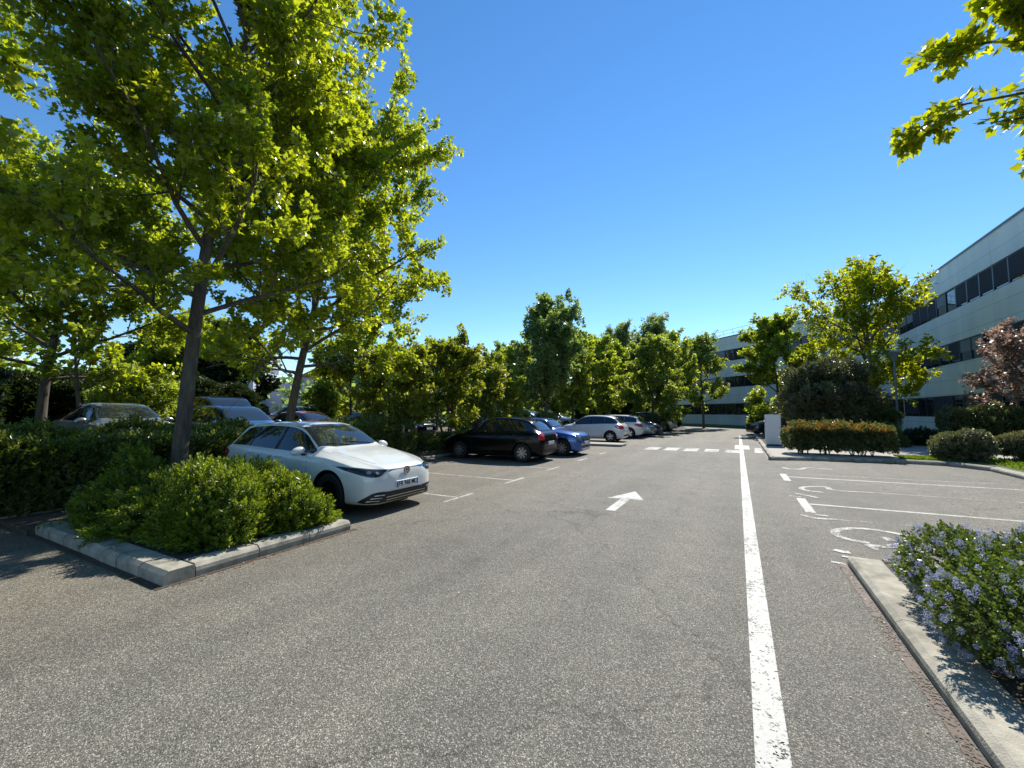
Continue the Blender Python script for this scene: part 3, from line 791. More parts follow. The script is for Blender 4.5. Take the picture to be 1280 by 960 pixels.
TYPES['mini'] = dict(L=3.72, W=1.683, H=1.41, fa=.185, ra=.85, r=.31,
    top=[(0,.48),(.005,.62),(.015,.74),(.035,.82),(.08,.875),(.16,.93),(.26,.985),(.295,1.01),(.33,1.13),(.385,1.32),(.42,1.375),(.5,1.405),(.62,1.41),(.8,1.39),(.88,1.36),(.915,1.27),(.95,1.08),(.97,.96),(.99,.85),(1,.60)],
    zs=[(0,.46),(.015,.66),(.04,.74),(.1,.80),(.2,.86),(.3,.89),(.6,.93),(.9,.95),(.96,.90),(.99,.78),(1,.54)],
    w=[(0,.55),(.01,.70),(.03,.82),(.07,.92),(.13,.98),(.22,1),(.78,1),(.88,.98),(.95,.9),(.98,.8),(1,.66)],
    wr=[(0,.45),(.03,.62),(.12,.70),(.25,.75),(.30,.76),(.36,.71),(.42,.68),(.8,.67),(.88,.65),(.95,.70),(1,.55)],
    zb=TYPES['hatch']['zb'])
TYPES['suv'] = dict(TYPES['hatch'], L=4.45, W=1.84, H=1.65, fa=.2, ra=.81, r=.35, zscale=1.13)
TYPES['sedan'] = dict(L=4.65, W=1.80, H=1.47, fa=.195, ra=.79, r=.32,
    top=[(0,.50),(.005,.60),(.015,.69),(.04,.75),(.12,.85),(.22,.94),(.28,.985),(.305,1.01),(.36,1.17),(.43,1.36),(.48,1.43),(.56,1.465),(.64,1.465),(.73,1.42),(.80,1.27),(.86,1.10),(.89,1.06),(.96,1.04),(.985,.98),(.995,.8),(1,.6)],
    zs=[(0,.46),(.015,.62),(.05,.71),(.15,.81),(.28,.89),(.6,.94),(.85,.96),(.96,.94),(.99,.8),(1,.55)],
    w=TYPES['hatch']['w'],
    wr=[(0,.42),(.05,.62),(.2,.76),(.3,.79),(.37,.73),(.45,.66),(.7,.64),(.8,.68),(.88,.76),(.97,.74),(1,.6)],
    zb=TYPES['hatch']['zb'])
TYPES['van'] = dict(L=4.9, W=1.93, H=1.94, fa=.19, ra=.80, r=.34,
    top=[(0,.55),(.005,.7),(.02,.84),(.05,.95),(.12,1.08),(.17,1.17),(.2,1.25),(.27,1.55),(.33,1.80),(.38,1.89),(.5,1.94),(.9,1.93),(.955,1.90),(.975,1.75),(.99,1.2),(1,.65)],
    zs=[(0,.5),(.02,.74),(.06,.88),(.15,1.02),(.3,1.06),(.95,1.08),(.985,.9),(1,.6)],
    w=[(0,.6),(.01,.75),(.03,.86),(.07,.94),(.15,1),(.9,1),(.96,.97),(.985,.93),(1,.84)],
    wr=[(0,.5),(.05,.7),(.17,.80),(.3,.78),(.4,.79),(.9,.79),(.97,.80),(1,.7)],
    zb=TYPES['hatch']['zb'])

def make_car(spec_name, loc, heading, paint, label, group="cars parked in the car park", rim=M_RIM, style='ten', detail=2, name="parked_car", lamps=None, plate=None,
             tailstyle='side', glass=None, opts=None):
    sp = TYPES[spec_name]; o = opts or {}; L, W, H, r = sp['L'], sp['W'], sp['H'], sp['r']; zsc = sp.get('zscale', 1.0); glass = glass or M_GLS
    ft, fs, fw, fr, fb = [interp(sp[k]) for k in ('top', 'zs', 'w', 'wr', 'zb')]
    top = lambda t: ft(t)*zsc; zs = lambda t: fs(t)*zsc; hw = lambda t: fw(t)*W/2; wr = lambda t: fr(t)*W/2
    X = lambda t: L/2 - t*L
    root = empty(name, loc, label, "car", group, heading)
    ts = sorted(set(list(np.linspace(0, .05, 9)) + list(np.linspace(.05, .95, 46)) + list(np.linspace(.95, 1, 9))))
    bm = bm_new(); rings = []
    for t in ts:
        w_, wr_, zt, z_s, zb = hw(t), min(wr(t), hw(t)*.97), top(t), min(zs(t), top(t)-.03), fb(t)
        gh = zt - z_s; e = min(.075, .42*gh); arch = z_s - zb
        half = [(0, zb), (.55*w_, zb), (.86*w_, zb), (.955*w_, zb+.035*1), (.985*w_, zb+.22*arch), (1.0*w_, zb+.48*arch), (.997*w_, zb+.68*arch), (.982*w_, zb+.86*arch), (.955*w_, z_s-.012), (.925*w_, z_s+.006)]
        a = (.925*w_, z_s+.006); b = (wr_, zt-e)
        half += [(a[0]*.88+b[0]*.12, a[1]*.88+b[1]*.12), (a[0]*.55+b[0]*.45, a[1]*.55+b[1]*.45+.012*min(1, gh*2)), (a[0]*.22+b[0]*.78, a[1]*.22+b[1]*.78+.012*min(1, gh*2)), b,
                 (wr_*.955, zt-e*.5), (wr_*.86, zt-e*.2), (wr_*.6, zt-e*.05), (wr_*.3, zt-.001), (0, zt)]
        pts = [(-y, z) for y, z in half[1:-1]][::-1]
        ringp = half + pts
        rings.append([bm.verts.new((X(t), y, z)) for y, z in ringp])
    n = len(rings[0])
    for i in range(len(rings)-1):
        for k in range(n): bm.faces.new((rings[i][k], rings[i+1][k], rings[i+1][(k+1) % n], rings[i][(k+1) % n]))
    bm.faces.new(rings[0]); bm.faces.new(rings[-1][::-1])
    bmesh.ops.recalc_face_normals(bm, faces=bm.faces)
    me = bpy.data.meshes.new("body"); bm.to_mesh(me); bm.free()
    me.materials.append(paint); me.materials.append(M_BLK)
    tmp = bpy.data.objects.new("tmp", me); COL.objects.link(tmp)
    # wheel arches
    bm = bm_new()
    for t in (sp['fa'], sp['ra']):
        for s in (-1, 1):
            bmesh.ops.create_cone(bm, cap_ends=True, segments=40, radius1=r+.048, radius2=r+.048, depth=.36,
                                  matrix=Matrix.Translation((X(t), s*(W/2-.10), r+.01)) @ Matrix.Rotation(R(90), 4, 'X'))
    for f in bm.faces: f.material_index = 1
    cm = bpy.data.meshes.new("cut"); bm.to_mesh(cm); bm.free(); cm.materials.append(paint); cm.materials.append(M_BLK)
    cut = bpy.data.objects.new("cut", cm); COL.objects.link(cut)
    if detail >= 2:
        ss = tmp.modifiers.new("s", 'SUBSURF'); ss.levels = 1; ss.render_levels = 1
    bo = tmp.modifiers.new("b", 'BOOLEAN'); bo.object = cut; bo.operation = 'DIFFERENCE'; bo.solver = 'EXACT'
    dg = bpy.context.evaluated_depsgraph_get(); dg.update()
    body_me = bpy.data.meshes.new_from_object(tmp.evaluated_get(dg), depsgraph=dg)
    bpy.data.objects.remove(tmp); bpy.data.objects.remove(cut); bpy.data.meshes.remove(cm)
    body_me.polygons.foreach_set('use_smooth', np.ones(len(body_me.polygons), bool)); body_me.set_sharp_from_angle(angle=R(32))
    body = link("body", body_me, root)
    bmt = bm_new(); bmt.from_mesh(body_me); tree = BVHTree.FromBMesh(bmt)
    bmt.free()
    def patch(pname, outline, view, mat, off=.004, sp_=.06, parent=None, sm=2, both=False):
        """piece shaped by an outline and wrapped on the body. view: L/R (x,z), F/B (y,z), T (x,y)"""
        out = chaikin(outline, sm) if sm else list(outline)
        O = np.array(out); mn, mx = O.min(0), O.max(0)
        verts = [Vector(p) for p in out]; nb = len(verts)
        gx = np.arange(mn[0]+sp_/2, mx[0], sp_); gy = np.arange(mn[1]+sp_/2, mx[1], sp_)
        def inside(px, py):
            c = False; j = nb-1
            for i in range(nb):
                xi, yi = out[i]; xj, yj = out[j]
                if (yi > py) != (yj > py) and px < (xj-xi)*(py-yi)/(yj-yi+1e-12)+xi: c = not c
                j = i
            return c
        for a in gx:
            for b in gy:
                if inside(a, b) and min(np.hypot(O[:, 0]-a, O[:, 1]-b)) > sp_*.35: verts.append(Vector((a, b)))
        res = delaunay_2d_cdt(verts, [(i, (i+1) % nb) for i in range(nb)], [list(range(nb))], 1, 1e-6)
        V2, _, F2 = res[0], res[1], res[2]
        P3 = []
        for q in V2:
            a, b = q
            if view == 'L': og, dr = Vector((a, 3, b)), Vector((0, -1, 0))
            elif view == 'R': og, dr = Vector((a, -3, b)), Vector((0, 1, 0))
            elif view == 'F': og, dr = Vector((6, a, b)), Vector((-1, 0, 0))
            elif view == 'B': og, dr = Vector((-6, a, b)), Vector((1, 0, 0))
            else: og, dr = Vector((a, b, 4)), Vector((0, 0, -1))
            hit, nn, _, _ = tree.ray_cast(og, dr)
            if hit is None: P3.append(None); continue
            if nn.dot(dr) > 0: nn = -nn
            P3.append(hit + (nn*.6 - dr*.4).normalized()*off)
        bm = bm_new(); vs = [bm.verts.new(p) if p is not None else None for p in P3]
        for f in F2:
            q = [vs[i] for i in f]
            if all(v is not None for v in q):
                try: bm.faces.new(q)
                except ValueError: pass
        # give the piece an edge that meets the body
        bmesh.ops.recalc_face_normals(bm, faces=bm.faces)
        me = bpy.data.meshes.new(pname); bm.to_mesh(me); bm.free()
        dirv = {'L': (0, 1, 0), 'R': (0, -1, 0), 'F': (1, 0, 0), 'B': (-1, 0, 0), 'T': (0, 0, 1)}[view]
        if len(me.polygons):
            av = sum((np.array(p.normal)*p.area for p in me.polygons), np.zeros(3))
            if av@np.array(dirv) < 0: me.flip_normals()
        me.polygons.foreach_set('use_smooth', np.ones(len(me.polygons), bool))
        return link(pname, me, parent or root, mat)
    # ---- glass outlines from the curves
    def tfind(z, lo, hi, rising=True):
        for _ in range(40):
            m = (lo+hi)/2
            if (top(m) < z) == rising: lo = m
            else: hi = m
        return (lo+hi)/2
    cowl = next(t for t in np.linspace(.12, .4, 300) if (top(t+.003)-top(t))/(.003*L) > .36)
    ztop = max(top(t) for t in np.linspace(0, 1, 100)); roof_f = tfind(ztop-.075, cowl, .6)
    zt_r = ztop - .10
    zc = top(cowl)
    ws = []
    zl = np.linspace(zc+.015, ztop-.055, 15)
    for z in zl:
        t = tfind(z, cowl, .62); ws.append((wr(t)*.945, z))
    patch("windscreen", [(y, z) for y, z in ws] + [(-y, z) for y, z in ws[::-1]], 'F', glass, sm=1, off=.008, sp_=.045)
    # rear window
    lo = .70
    back = [t for t in np.linspace(.70, .995, 200)]
    zmax_r = top(.86)*1.0 if spec_name != 'sedan' else top(.735)
    zr_top = zmax_r - .035; zr_bot = o.get('rear_bot', (zs(.93)+.07) if spec_name != 'sedan' else top(.86)+.035)
    rw = []
    for z in np.linspace(zr_bot, zr_top, 6):
        t = max(t for t in back if top(t) >= z)
        rw.append((min(wr(t), hw(t))*.86, z))
    if spec_name != 'sedan' or True:
        patch("rear_window", rw + [(-y, z) for y, z in rw[::-1]], 'B', glass, sm=1, off=.005, sp_=.07)
    # side glass
    def side_z_top(t): return top(t) - min(.075, .42*(top(t)-zs(t))) - .006
    def side_z_bot(t): return zs(t) + .035
    good = [t for t in np.linspace(.2, .97, 400) if side_z_top(t) > side_z_bot(t)+.03]
    t0, t1 = good[0], min(good[-1], o.get('side_end', .925 if spec_name not in ('sedan',) else .84))
    tb = o.get('bpillar', .555); splits = o.get('splits', [(t0+.012, tb-.010), (tb+.010, .742), (.752, t1)])
    for a, b in splits:
        tt = np.linspace(a, b, 17)
        upper = [(X(t), side_z_top(t)) for t in tt]; lower = [(X(t), side_z_bot(t)) for t in tt]
        if b == t1:            # rear quarter rises to a point
            lower[-1] = (lower[-1][0], lower[-1][1]+.10*(upper[-1][1]-lower[-1][1])); upper[-1] = (X(b-.01), side_z_top(b-.01)-.30*(side_z_top(b)-side_z_bot(b)))
        for v in 'LR': patch("side_window", upper + lower[::-1], v, o.get('side_glass', M_GLSB), sm=1, sp_=.05, off=.006)
    if detail >= 1:
        # black window surround between the panes
        for v in 'LR':
            for a, b in zip(splits[:-1], splits[1:]):
                m0, m1 = a[1]-.002, b[0]+.002
                patch("window_pillar", [(X(m0), side_z_bot(m0)), (X(m0), side_z_top(m0)), (X(m1), side_z_top(m1)), (X(m1), side_z_bot(m1))], v, M_BLK, off=.0025, sm=0, sp_=.05)
    # ---- seams (doors, bonnet) as thin dark gaps
    if detail >= 2:
        def seam(pts, v, w=.007):
            pts = smooth2(pts, 1)
            for a, b in zip(pts[:-1], pts[1:]):
                a, b = np.array(a), np.array(b); d = b-a; Ln = np.hypot(*d)
                if Ln < 1e-4: continue
                d /= Ln; nn = np.array((-d[1], d[0]))*w/2; b = b + d*.002
                yield [tuple(a-nn), tuple(b-nn), tuple(b+nn), tuple(a+nn)], v
        def seam_obj(lines, pname="panel_gap"):
            me_parts = []
            for pts, v in lines:
                for q, vv in seam(pts, v):
                    ob = patch(pname, q, vv, M_BLK, off=.0022, sm=0, sp_=.2); me_parts.append(ob)
            bm = bm_new()
            for ob in me_parts:
                bm.from_mesh(ob.data); m_ = ob.data; bpy.data.objects.remove(ob); bpy.data.meshes.remove(m_)
            link(pname, bm_mesh(bm, recalc=False), root, M_BLK)
        fx = X(sp['fa']+.108*4.28/L+.012); zsl = .27
        for v in 'LR':
            seam_obj([([(X(t0+.03), zs(t0)-.01), (fx-.03, .62), (fx-.02, zsl), (X(tb), zsl-.005), (X(tb), zs(tb)+.02)], v),
                      ([(X(tb), zsl), (X(.70), zsl+.01), (X(.725), .52), (X(.745), zs(.74)+.02)], v)])
            sgn = 1 if v == 'L' else -1
        for s_ in (1, -1): seam_obj([([(X(.06), s_*.50*W/2), (X(.12), s_*.62*W/2), (X(.26), s_*.70*W/2)], 'T')], "bonnet_gap")
        for s, v in ((1, 'L'), (-1, 'R')):
            for tx in (tb-.035, .715):
                z = zs(tx)-.075; hit = tree.ray_cast(Vector((X(tx), s*3, z)), Vector((0, -s, 0)))[0]
                if hit is None: continue
                bm = bm_new(); tube(bm, [hit+Vector((.09, s*.006, 0)), hit+Vector((.06, s*.034, .004)), hit+Vector((-.06, s*.034, .006)), hit+Vector((-.09, s*.006, .004))], [.010, .014, .014, .010], 6)
                link("door_handle", bm_mesh(bm, smooth=True), root, paint)
    # sill / bumper dark lowers
    if detail >= 1 and o.get('sills', True):
        for v in 'LR':
            patch("sill_trim", [(X(sp['fa'])-r-.06, .19), (X(sp['ra'])+r+.06, .205), (X(sp['ra'])+r+.06, .27), (X(sp['fa'])-r-.06, .26)], v, M_BLK, off=.003, sm=0, sp_=.15)
    # ---- mirrors
    for s in (-1, 1):
        tm_ = t0+.055; z = zs(tm_)+.075; y = hw(tm_)*.93+.12
        bm = bm_new(); bmesh.ops.create_uvsphere(bm, u_segments=16, v_segments=10, radius=1, matrix=Matrix.Translation((X(tm_), s*y, z)) @ Matrix.Diagonal((.075, .125, .070, 1)))
        for v in bm.verts:
            if v.co.x < X(tm_)-.028: v.co.x = X(tm_)-.028
            v.co.z += -.02*(abs(v.co.y)-y)/.12
        link("wing_mirror", bm_mesh(bm, smooth=True), root, o.get('mirror', paint))
        if detail >= 1:
            bm = bm_new(); tube(bm, [(X(tm_)+.02, s*(y-.17), z-.075), (X(tm_)+.01, s*(y-.05), z-.045)], [.026, .030], 8)
            link("mirror_arm", bm_mesh(bm, smooth=True), root, M_BLK)
    # ---- wheels
    for t in (sp['fa'], sp['ra']):
        for s in (-1, 1): build_wheel(root, X(t), s*(W/2-.125), r, .205, s, style, rim)
    # ---- front
    fr_ = o.get('front', 'plain')
    zf = lambda z: z*zsc
    if fr_ == 'golf':
        for s in (1, -1):
            hl = [(s*.40, .705), (s*.52, .71), (s*.66, .722), (s*.80, .752), (s*.868, .775), (s*.845, .70), (s*.76, .630), (s*.66, .605), (s*.56, .615), (s*.48, .660)]
            h_ = patch("headlight", hl, 'F', M_LAMPD, off=.008, sm=1, sp_=.018)
            for yc, zc_, rr in ((.595, .668, .026), (.70, .682, .028)):
                c = [(s*yc+rr*cos(a), zc_+rr*.75*sin(a)) for a in np.linspace(0, 2*pi, 17)[:-1]]
                patch("lens", c, 'F', M_LAMP, off=.014, sm=0, sp_=.015, parent=h_)
            patch("daytime_strip", [(s*.40, .710), (s*.66, .728), (s*.865, .782), (s*.868, .775), (s*.66, .719), (s*.40, .699)], 'F', M_CHR, off=.016, sm=0, sp_=.02, parent=h_)
        patch("upper_grille", [(-.40, .708), (.40, .708), (.40, .672), (-.40, .672)], 'F', M_BLK, off=.003, sm=0, sp_=.05)
        patch("grille_strip", [(-.42, .710), (.42, .710), (.42, .690), (-.42, .690)], 'F', M_CHR, off=.010, sm=0, sp_=.05)
        gi = patch("lower_grille", [(-.80, .235), (-.70, .355), (-.60, .378), (-.34, .362), (.34, .362), (.60, .378), (.70, .355), (.80, .235), (.74, .205), (.5, .200), (-.5, .200), (-.74, .205)], 'F', M_BLK, off=.009, sm=1, sp_=.022)
        for z, e in ((.320, .655), (.278, .70), (.238, .735)):
            for s in (1, -1):
                patch("grille_bar", [(s*(e-.16), z-.003), (s*e, z-.004), (s*(e-.012), z+.014), (s*(e-.16), z+.004)], 'F', paint, off=.018, sm=0, sp_=.02, parent=gi)
        for z in (.28, .238):
            patch("grille_bar", [(-.46, z-.003), (.46, z-.003), (.46, z+.003), (-.46, z+.003)], 'F', M_CHR, off=.016, sm=0, sp_=.04, parent=gi)
        # round badge: ring, V over W
        bx = tree.ray_cast(Vector((6, 0, .64)), Vector((-1, 0, 0)))[0].x + .014
        bm = bm_new()
        bmesh.ops.create_cone(bm, cap_ends=True, segments=32, radius1=.072, radius2=.068, depth=.016, matrix=Matrix.Translation((bx, 0, .665)) @ Matrix.Rotation(R(90), 4, 'Y'))
        b_ = link("badge", bm_mesh(bm), root, mat_plain("badge_blue", (.015, .03, .10), .3))
        bm = bm_new(); xx = bx+.010
        def bar(p, q, w=.0095):
            p, q = np.array(p), np.array(q); d = q-p; d = d/np.hypot(*d); nn = np.array((-d[1], d[0]))*w/2
            f = [bm.verts.new((xx, c[0], .665+c[1])) for c in (p-nn, q-nn, q+nn, p+nn)]; bm.faces.new(f)
        for s in (1, -1):
            bar((s*.022, .050), (0, .006)); bar((s*.048, .024), (s*.024, -.044)); bar((s*.024, -.044), (0, .002-.012))
        for k in range(32):
            a, b = 2*pi*k/32, 2*pi*(k+1)/32
            bm.faces.new([bm.verts.new((xx, cos(q)*rr, .665+sin(q)*rr)) for q, rr in ((a, .058), (b, .058), (b, .069), (a, .069))])
        link("emblem", bm_mesh(bm, recalc=False), b_, M_CHR)
    else:
        lm = lamps or M_LAMP
        for s in (1, -1):
            if fr_ == 'mini':
                c = [(s*.60+.098*cos(a), .70+.115*sin(a)) for a in np.linspace(0, 2*pi, 25)[:-1]]
                patch("headlight_rim", [(s*.60+.112*cos(a), .70+.130*sin(a)) for a in np.linspace(0, 2*pi, 25)[:-1]], 'F', M_CHR, off=.006, sm=0, sp_=.04)
                patch("headlight", c, 'F', lm, off=.012, sm=0, sp_=.04)
            else:
                patch("headlight", [(s*.46, zf(.665)), (s*.62, zf(.695)), (s*.76*W/1.8, zf(.755)), (s*.80*W/1.8, zf(.70)), (s*.70*W/1.8, zf(.60)), (s*.50, zf(.595))], 'F', lm, off=.005, sm=1, sp_=.05)
        if fr_ == 'mini':
            g = patch("grille", [(-.36, .70), (.36, .70), (.30, .56), (-.30, .56)], 'F', M_BLK, off=.004, sm=2, sp_=.05)
            for z in (.68, .645, .61, .58): patch("grille_bar", [(-.31, z-.006), (.31, z-.006), (.31, z+.006), (-.31, z+.006)], 'F', M_CHR, off=.011, sm=0, sp_=.06, parent=g)
            patch("lower_grille", [(-.5, .40), (.5, .40), (.55, .30), (-.55, .30)], 'F', M_BLK, off=.004, sm=1, sp_=.06)
        else:
            g = patch("grille", [(-.40, zf(.66)), (.40, zf(.66)), (.34, zf(.59)), (-.34, zf(.59))], 'F', M_BLK, off=.004, sm=1, sp_=.06)
            patch("grille_bar", [(-.36, zf(.63)), (.36, zf(.63)), (.36, zf(.622)), (-.36, zf(.622))], 'F', M_CHR, off=.009, sm=0, sp_=.06, parent=g)
            patch("lower_grille", [(-.62, zf(.27)), (-.52, zf(.40)), (.52, zf(.40)), (.62, zf(.27))], 'F', M_BLK, off=.004, sm=1, sp_=.06)
            patch("bumper_trim", [(-.70, zf(.255)), (.70, zf(.255)), (.68, zf(.235)), (-.68, zf(.235))], 'F', M_BLK, off=.004, sm=0, sp_=.08)
    # ---- rear
    for s in (1, -1):
        if tailstyle == 'tall':
            tl = [(s*.52*W/1.8, .95), (s*.66*W/1.8, .97), (s*.755*W/1.8, .95), (s*.79*W/1.8, .76), (s*.72*W/1.8, .715), (s*.50*W/1.8, .745)]
        elif tailstyle == 'side':
            tl = [(s*.50*W/1.8, zf(.92)), (s*.72*W/1.8, zf(.945)), (s*.85*W/1.8, zf(.92)), (s*.86*W/1.8, zf(.76)), (s*.78*W/1.8, zf(.70)), (s*.52*W/1.8, zf(.735))]
        else:
            tl = [(s*.40, zf(.88)), (s*.84*W/1.8, zf(.92)), (s*.85*W/1.8, zf(.80)), (s*.42, zf(.80))]
        patch("tail_light", tl, 'B', M_TAIL, off=.006, sm=1, sp_=.05)
    if detail >= 1:
        patch("rear_bumper_trim", [(-.66*W/1.8, .30), (.66*W/1.8, .30), (.62*W/1.8, .42), (-.62*W/1.8, .42)], 'B', M_BLK, off=.005, sm=1, sp_=.07)
    # ---- plates
    def plate_at(front, zc_, text):
        d = -1 if front else 1
        h = tree.ray_cast(Vector((6*(-d), 0, zc_)), Vector((d, 0, 0)))[0]
        if h is None: return
        xp = h.x - d*.012
        bm = bm_new(); box(bm, xp-.006, xp+.006, -.26, .26, zc_-.055, zc_+.055)
        bmesh.ops.bevel(bm, geom=[e for e in bm.edges], offset=.003, segments=1, affect='EDGES')
        p_ = link("number_plate", bm_mesh(bm), root, M_PLATE)
        xs_ = xp - d*.0075
        sg = -d       # +1 for the front
        for y0, y1 in ((-.256, -.218), (.222, .256)):
            bm = bm_new(); bm.faces.new([bm.verts.new((xs_, sg*a, b)) for a, b in ((y0, zc_-.052), (y1, zc_-.052), (y1, zc_+.052), (y0, zc_+.052))])
            link("blue_band", bm_mesh(bm, recalc=False), p_, M_BLUE)
        if text:
            cu = bpy.data.curves.new("txt", 'FONT'); cu.body = text; cu.size = .108; cu.align_x = 'CENTER'; cu.align_y = 'CENTER'; cu.extrude = .0008; cu.offset = .002
            to = bpy.data.objects.new("txt", cu); COL.objects.link(to); dg = bpy.context.evaluated_depsgraph_get(); dg.update()
            tmx = bpy.data.meshes.new_from_object(to.evaluated_get(dg), depsgraph=dg); bpy.data.objects.remove(to)
            tmx.materials.clear()
            t_ = link("plate_lettering", tmx, p_, M_BLK)
            t_.matrix_local = Matrix.Translation((xs_ - d*.001, 0, zc_-.002)) @ Matrix.Rotation(R(90)*sg, 4, 'Z') @ Matrix.Rotation(R(90), 4, 'X') @ Matrix.Diagonal((.88, 1.0, 1, 1))
    if detail >= 1 or plate:
        plate_at(True, .455 if fr_ == 'golf' else (.48 if fr_ == 'mini' else .46*zsc), plate)
        plate_at(False, o.get('rear_plate', .62)*zsc if spec_name != 'sedan' else .70, None)
    if detail >= 2:
        # wiper, aerial and windscreen sticker
        a = tree.ray_cast(Vector((X(cowl+.012), 0, 4)), Vector((0, 0, -1)))[0]
        bm = bm_new()
        for y0, y1 in ((.50, -.02), (-.08, -.52)):
            p0 = tree.ray_cast(Vector((X(cowl+.010), y0, 4)), Vector((0, 0, -1)))[0]; p1 = tree.ray_cast(Vector((X(cowl+.030), y1, 4)), Vector((0, 0, -1)))[0]
            if p0 and p1: tube(bm, [p0+Vector((0, 0, .014)), (p0+p1)/2+Vector((0, 0, .030)), p1+Vector((0, 0, .014))], .008, 5)
        link("wiper", bm_mesh(bm), root, M_BLK)
        p0 = tree.ray_cast(Vector((X(.86), 0, 4)), Vector((0, 0, -1)))[0]
        bm = bm_new(); tube(bm, [p0, p0+Vector((-.04, 0, .045)), p0+Vector((-.10, 0, .060))], [.028, .016, .006], 6)
        link("roof_aerial", bm_mesh(bm, smooth=True), root, M_BLK)
    return root

WHITE = car_paint("white_car_paint", (.70, .72, .70), .30)
WHITE2 = car_paint("bright_white_car_paint", (.72, .73, .75), .28)
SILV = car_paint("silver_car_paint", (.36, .38, .40), .3, .7)
LBLUE = car_paint("pale_blue_grey_paint", (.17, .21, .27), .28, .4)
BLACK = mat_plain("black_car_paint", (.003, .003, .004), .2, coat=.12, spec=.2)
BLUE = car_paint("blue_car_paint", (.025, .11, .38), .26, .35)
MBLUE = car_paint("mid_blue_car_paint", (.025, .075, .20), .28, .2)
NAVY = car_paint("navy_car_paint", (.012, .020, .045), .25)
ORANG = car_paint("orange_car_paint", (.42, .085, .022), .3)
RED = car_paint("brick_red_car_paint", (.36, .055, .022), .3)
GREY = car_paint("grey_car_paint", (.10, .105, .11), .28, .4)
DKGREY = car_paint("dark_grey_car_paint", (.030, .032, .036), .26, .3)
BRONZ = car_paint("copper_car_paint", (.30, .10, .030), .3, .4)

Zb = BACK_RISE
G = "cars parked in the car park"
make_car('hatch', (-7.12, 5.45, 0), R(0), WHITE, "white hatchback beside the near shrub bed, plate FR 968 ML toward the lane", plate="FR 968 ML", rim=M_RIM_SHADE, style='ten',
         opts=dict(front='golf', sills=False), detail=2)
make_car('small', (-7.52, 12.98, 0), R(180), BLACK, "black hatchback with red tail lights, parked nose-in next to the empty bays", style='multi', tailstyle='tall', opts=dict(front='plain', side_end=.90), detail=2)
make_car('mini', (-6.98, 15.45, 0), R(0), BLUE, "small blue car with round headlights peeping out behind the black hatchback", style='multi', opts=dict(front='mini', mirror=M_BLK), detail=2)
make_car('small', (-7.38, 23.15, 0), R(180), WHITE2, "white five-door hatchback with dark alloys behind the paved kerb island", style='ten', opts=dict(front='plain'), detail=2, rim=M_RIM)
make_car('hatch', (-7.35, 27.2, 0), R(180), WHITE, "white hatchback with a red tail light, second white car beyond the kerb island", style='five', opts=dict(front='plain'), detail=1)
make_car('hatch', (-7.1, 29.7, 0), R(0), SILV, "silver car facing out, its nose showing past the second white hatchback", detail=1, style='five')
make_car('small', (-6.9, 31.9, 0), R(0), NAVY, "navy car facing out just before the round bush at the row end", detail=1, style='five')
make_car('suv', (-7.6, 36.1, 0), R(180), BRONZ, "copper coloured car with its roof showing above the round bush", detail=1, style='five')
make_car('suv', (-6.9, 38.5, 0), R(180), SILV, "silver grey car, last in the row before the far dark bush", detail=1, style='five')
# second row, beyond the planted strip, noses toward the strip
make_car('sedan', (-15.6, 5.15, Zb+.22), R(0), SILV, "pale silver saloon behind the clipped hedge at far left", detail=1, glass=M_GLS)
make_car('suv', (-14.1, 7.55, Zb), R(0), MBLUE, "blue car whose roof and bonnet rise behind the white hatchback", detail=1)
make_car('van', (-18.6, 9.2, Zb+.12), R(0), DKGREY, "dark van standing behind the blue car under the trees", detail=1)
make_car('hatch', (-17.6, 12.7, Zb), R(0), RED, "orange red car between the leaning trunk and the white building", detail=1)
make_car('sedan', (-22.8, 15.9, Zb+.3), R(0), ORANG, "pale orange car standing just behind the orange red one", detail=1)
make_car('hatch', (-16.9, 16.3, Zb), R(0), DKGREY, "dark grey hatchback facing the hedge, seen above the white hatchback's bonnet", detail=1, lamps=M_LAMP)
make_car('hatch', (-17.6, 18.7, Zb), R(0), BLACK, "black car half lost in shade beside the dark grey hatchback", detail=1)
make_car('suv', (-13.9, 23.2, Zb-.02), R(0), NAVY, "dark blue car glimpsed over the black hatchback's windscreen", detail=0)
make_car('hatch', (-13.9, 25.6, Zb), R(0), SILV, "pale silver car behind the black hatchback, second row", detail=0)
make_car('suv', (-13.9, 28.2, Zb-.02), R(0), GREY, "grey car with a long roof above the black hatchback", detail=0)
make_car('hatch', (-13.7, 33.3, Zb), R(0), LBLUE, "blue grey car whose windscreen shows above the small blue car", detail=0)
make_car('suv', (2.75, 35.6, -.0), R(200), DKGREY, "dark car in shade left of the white sign pillar", detail=0)

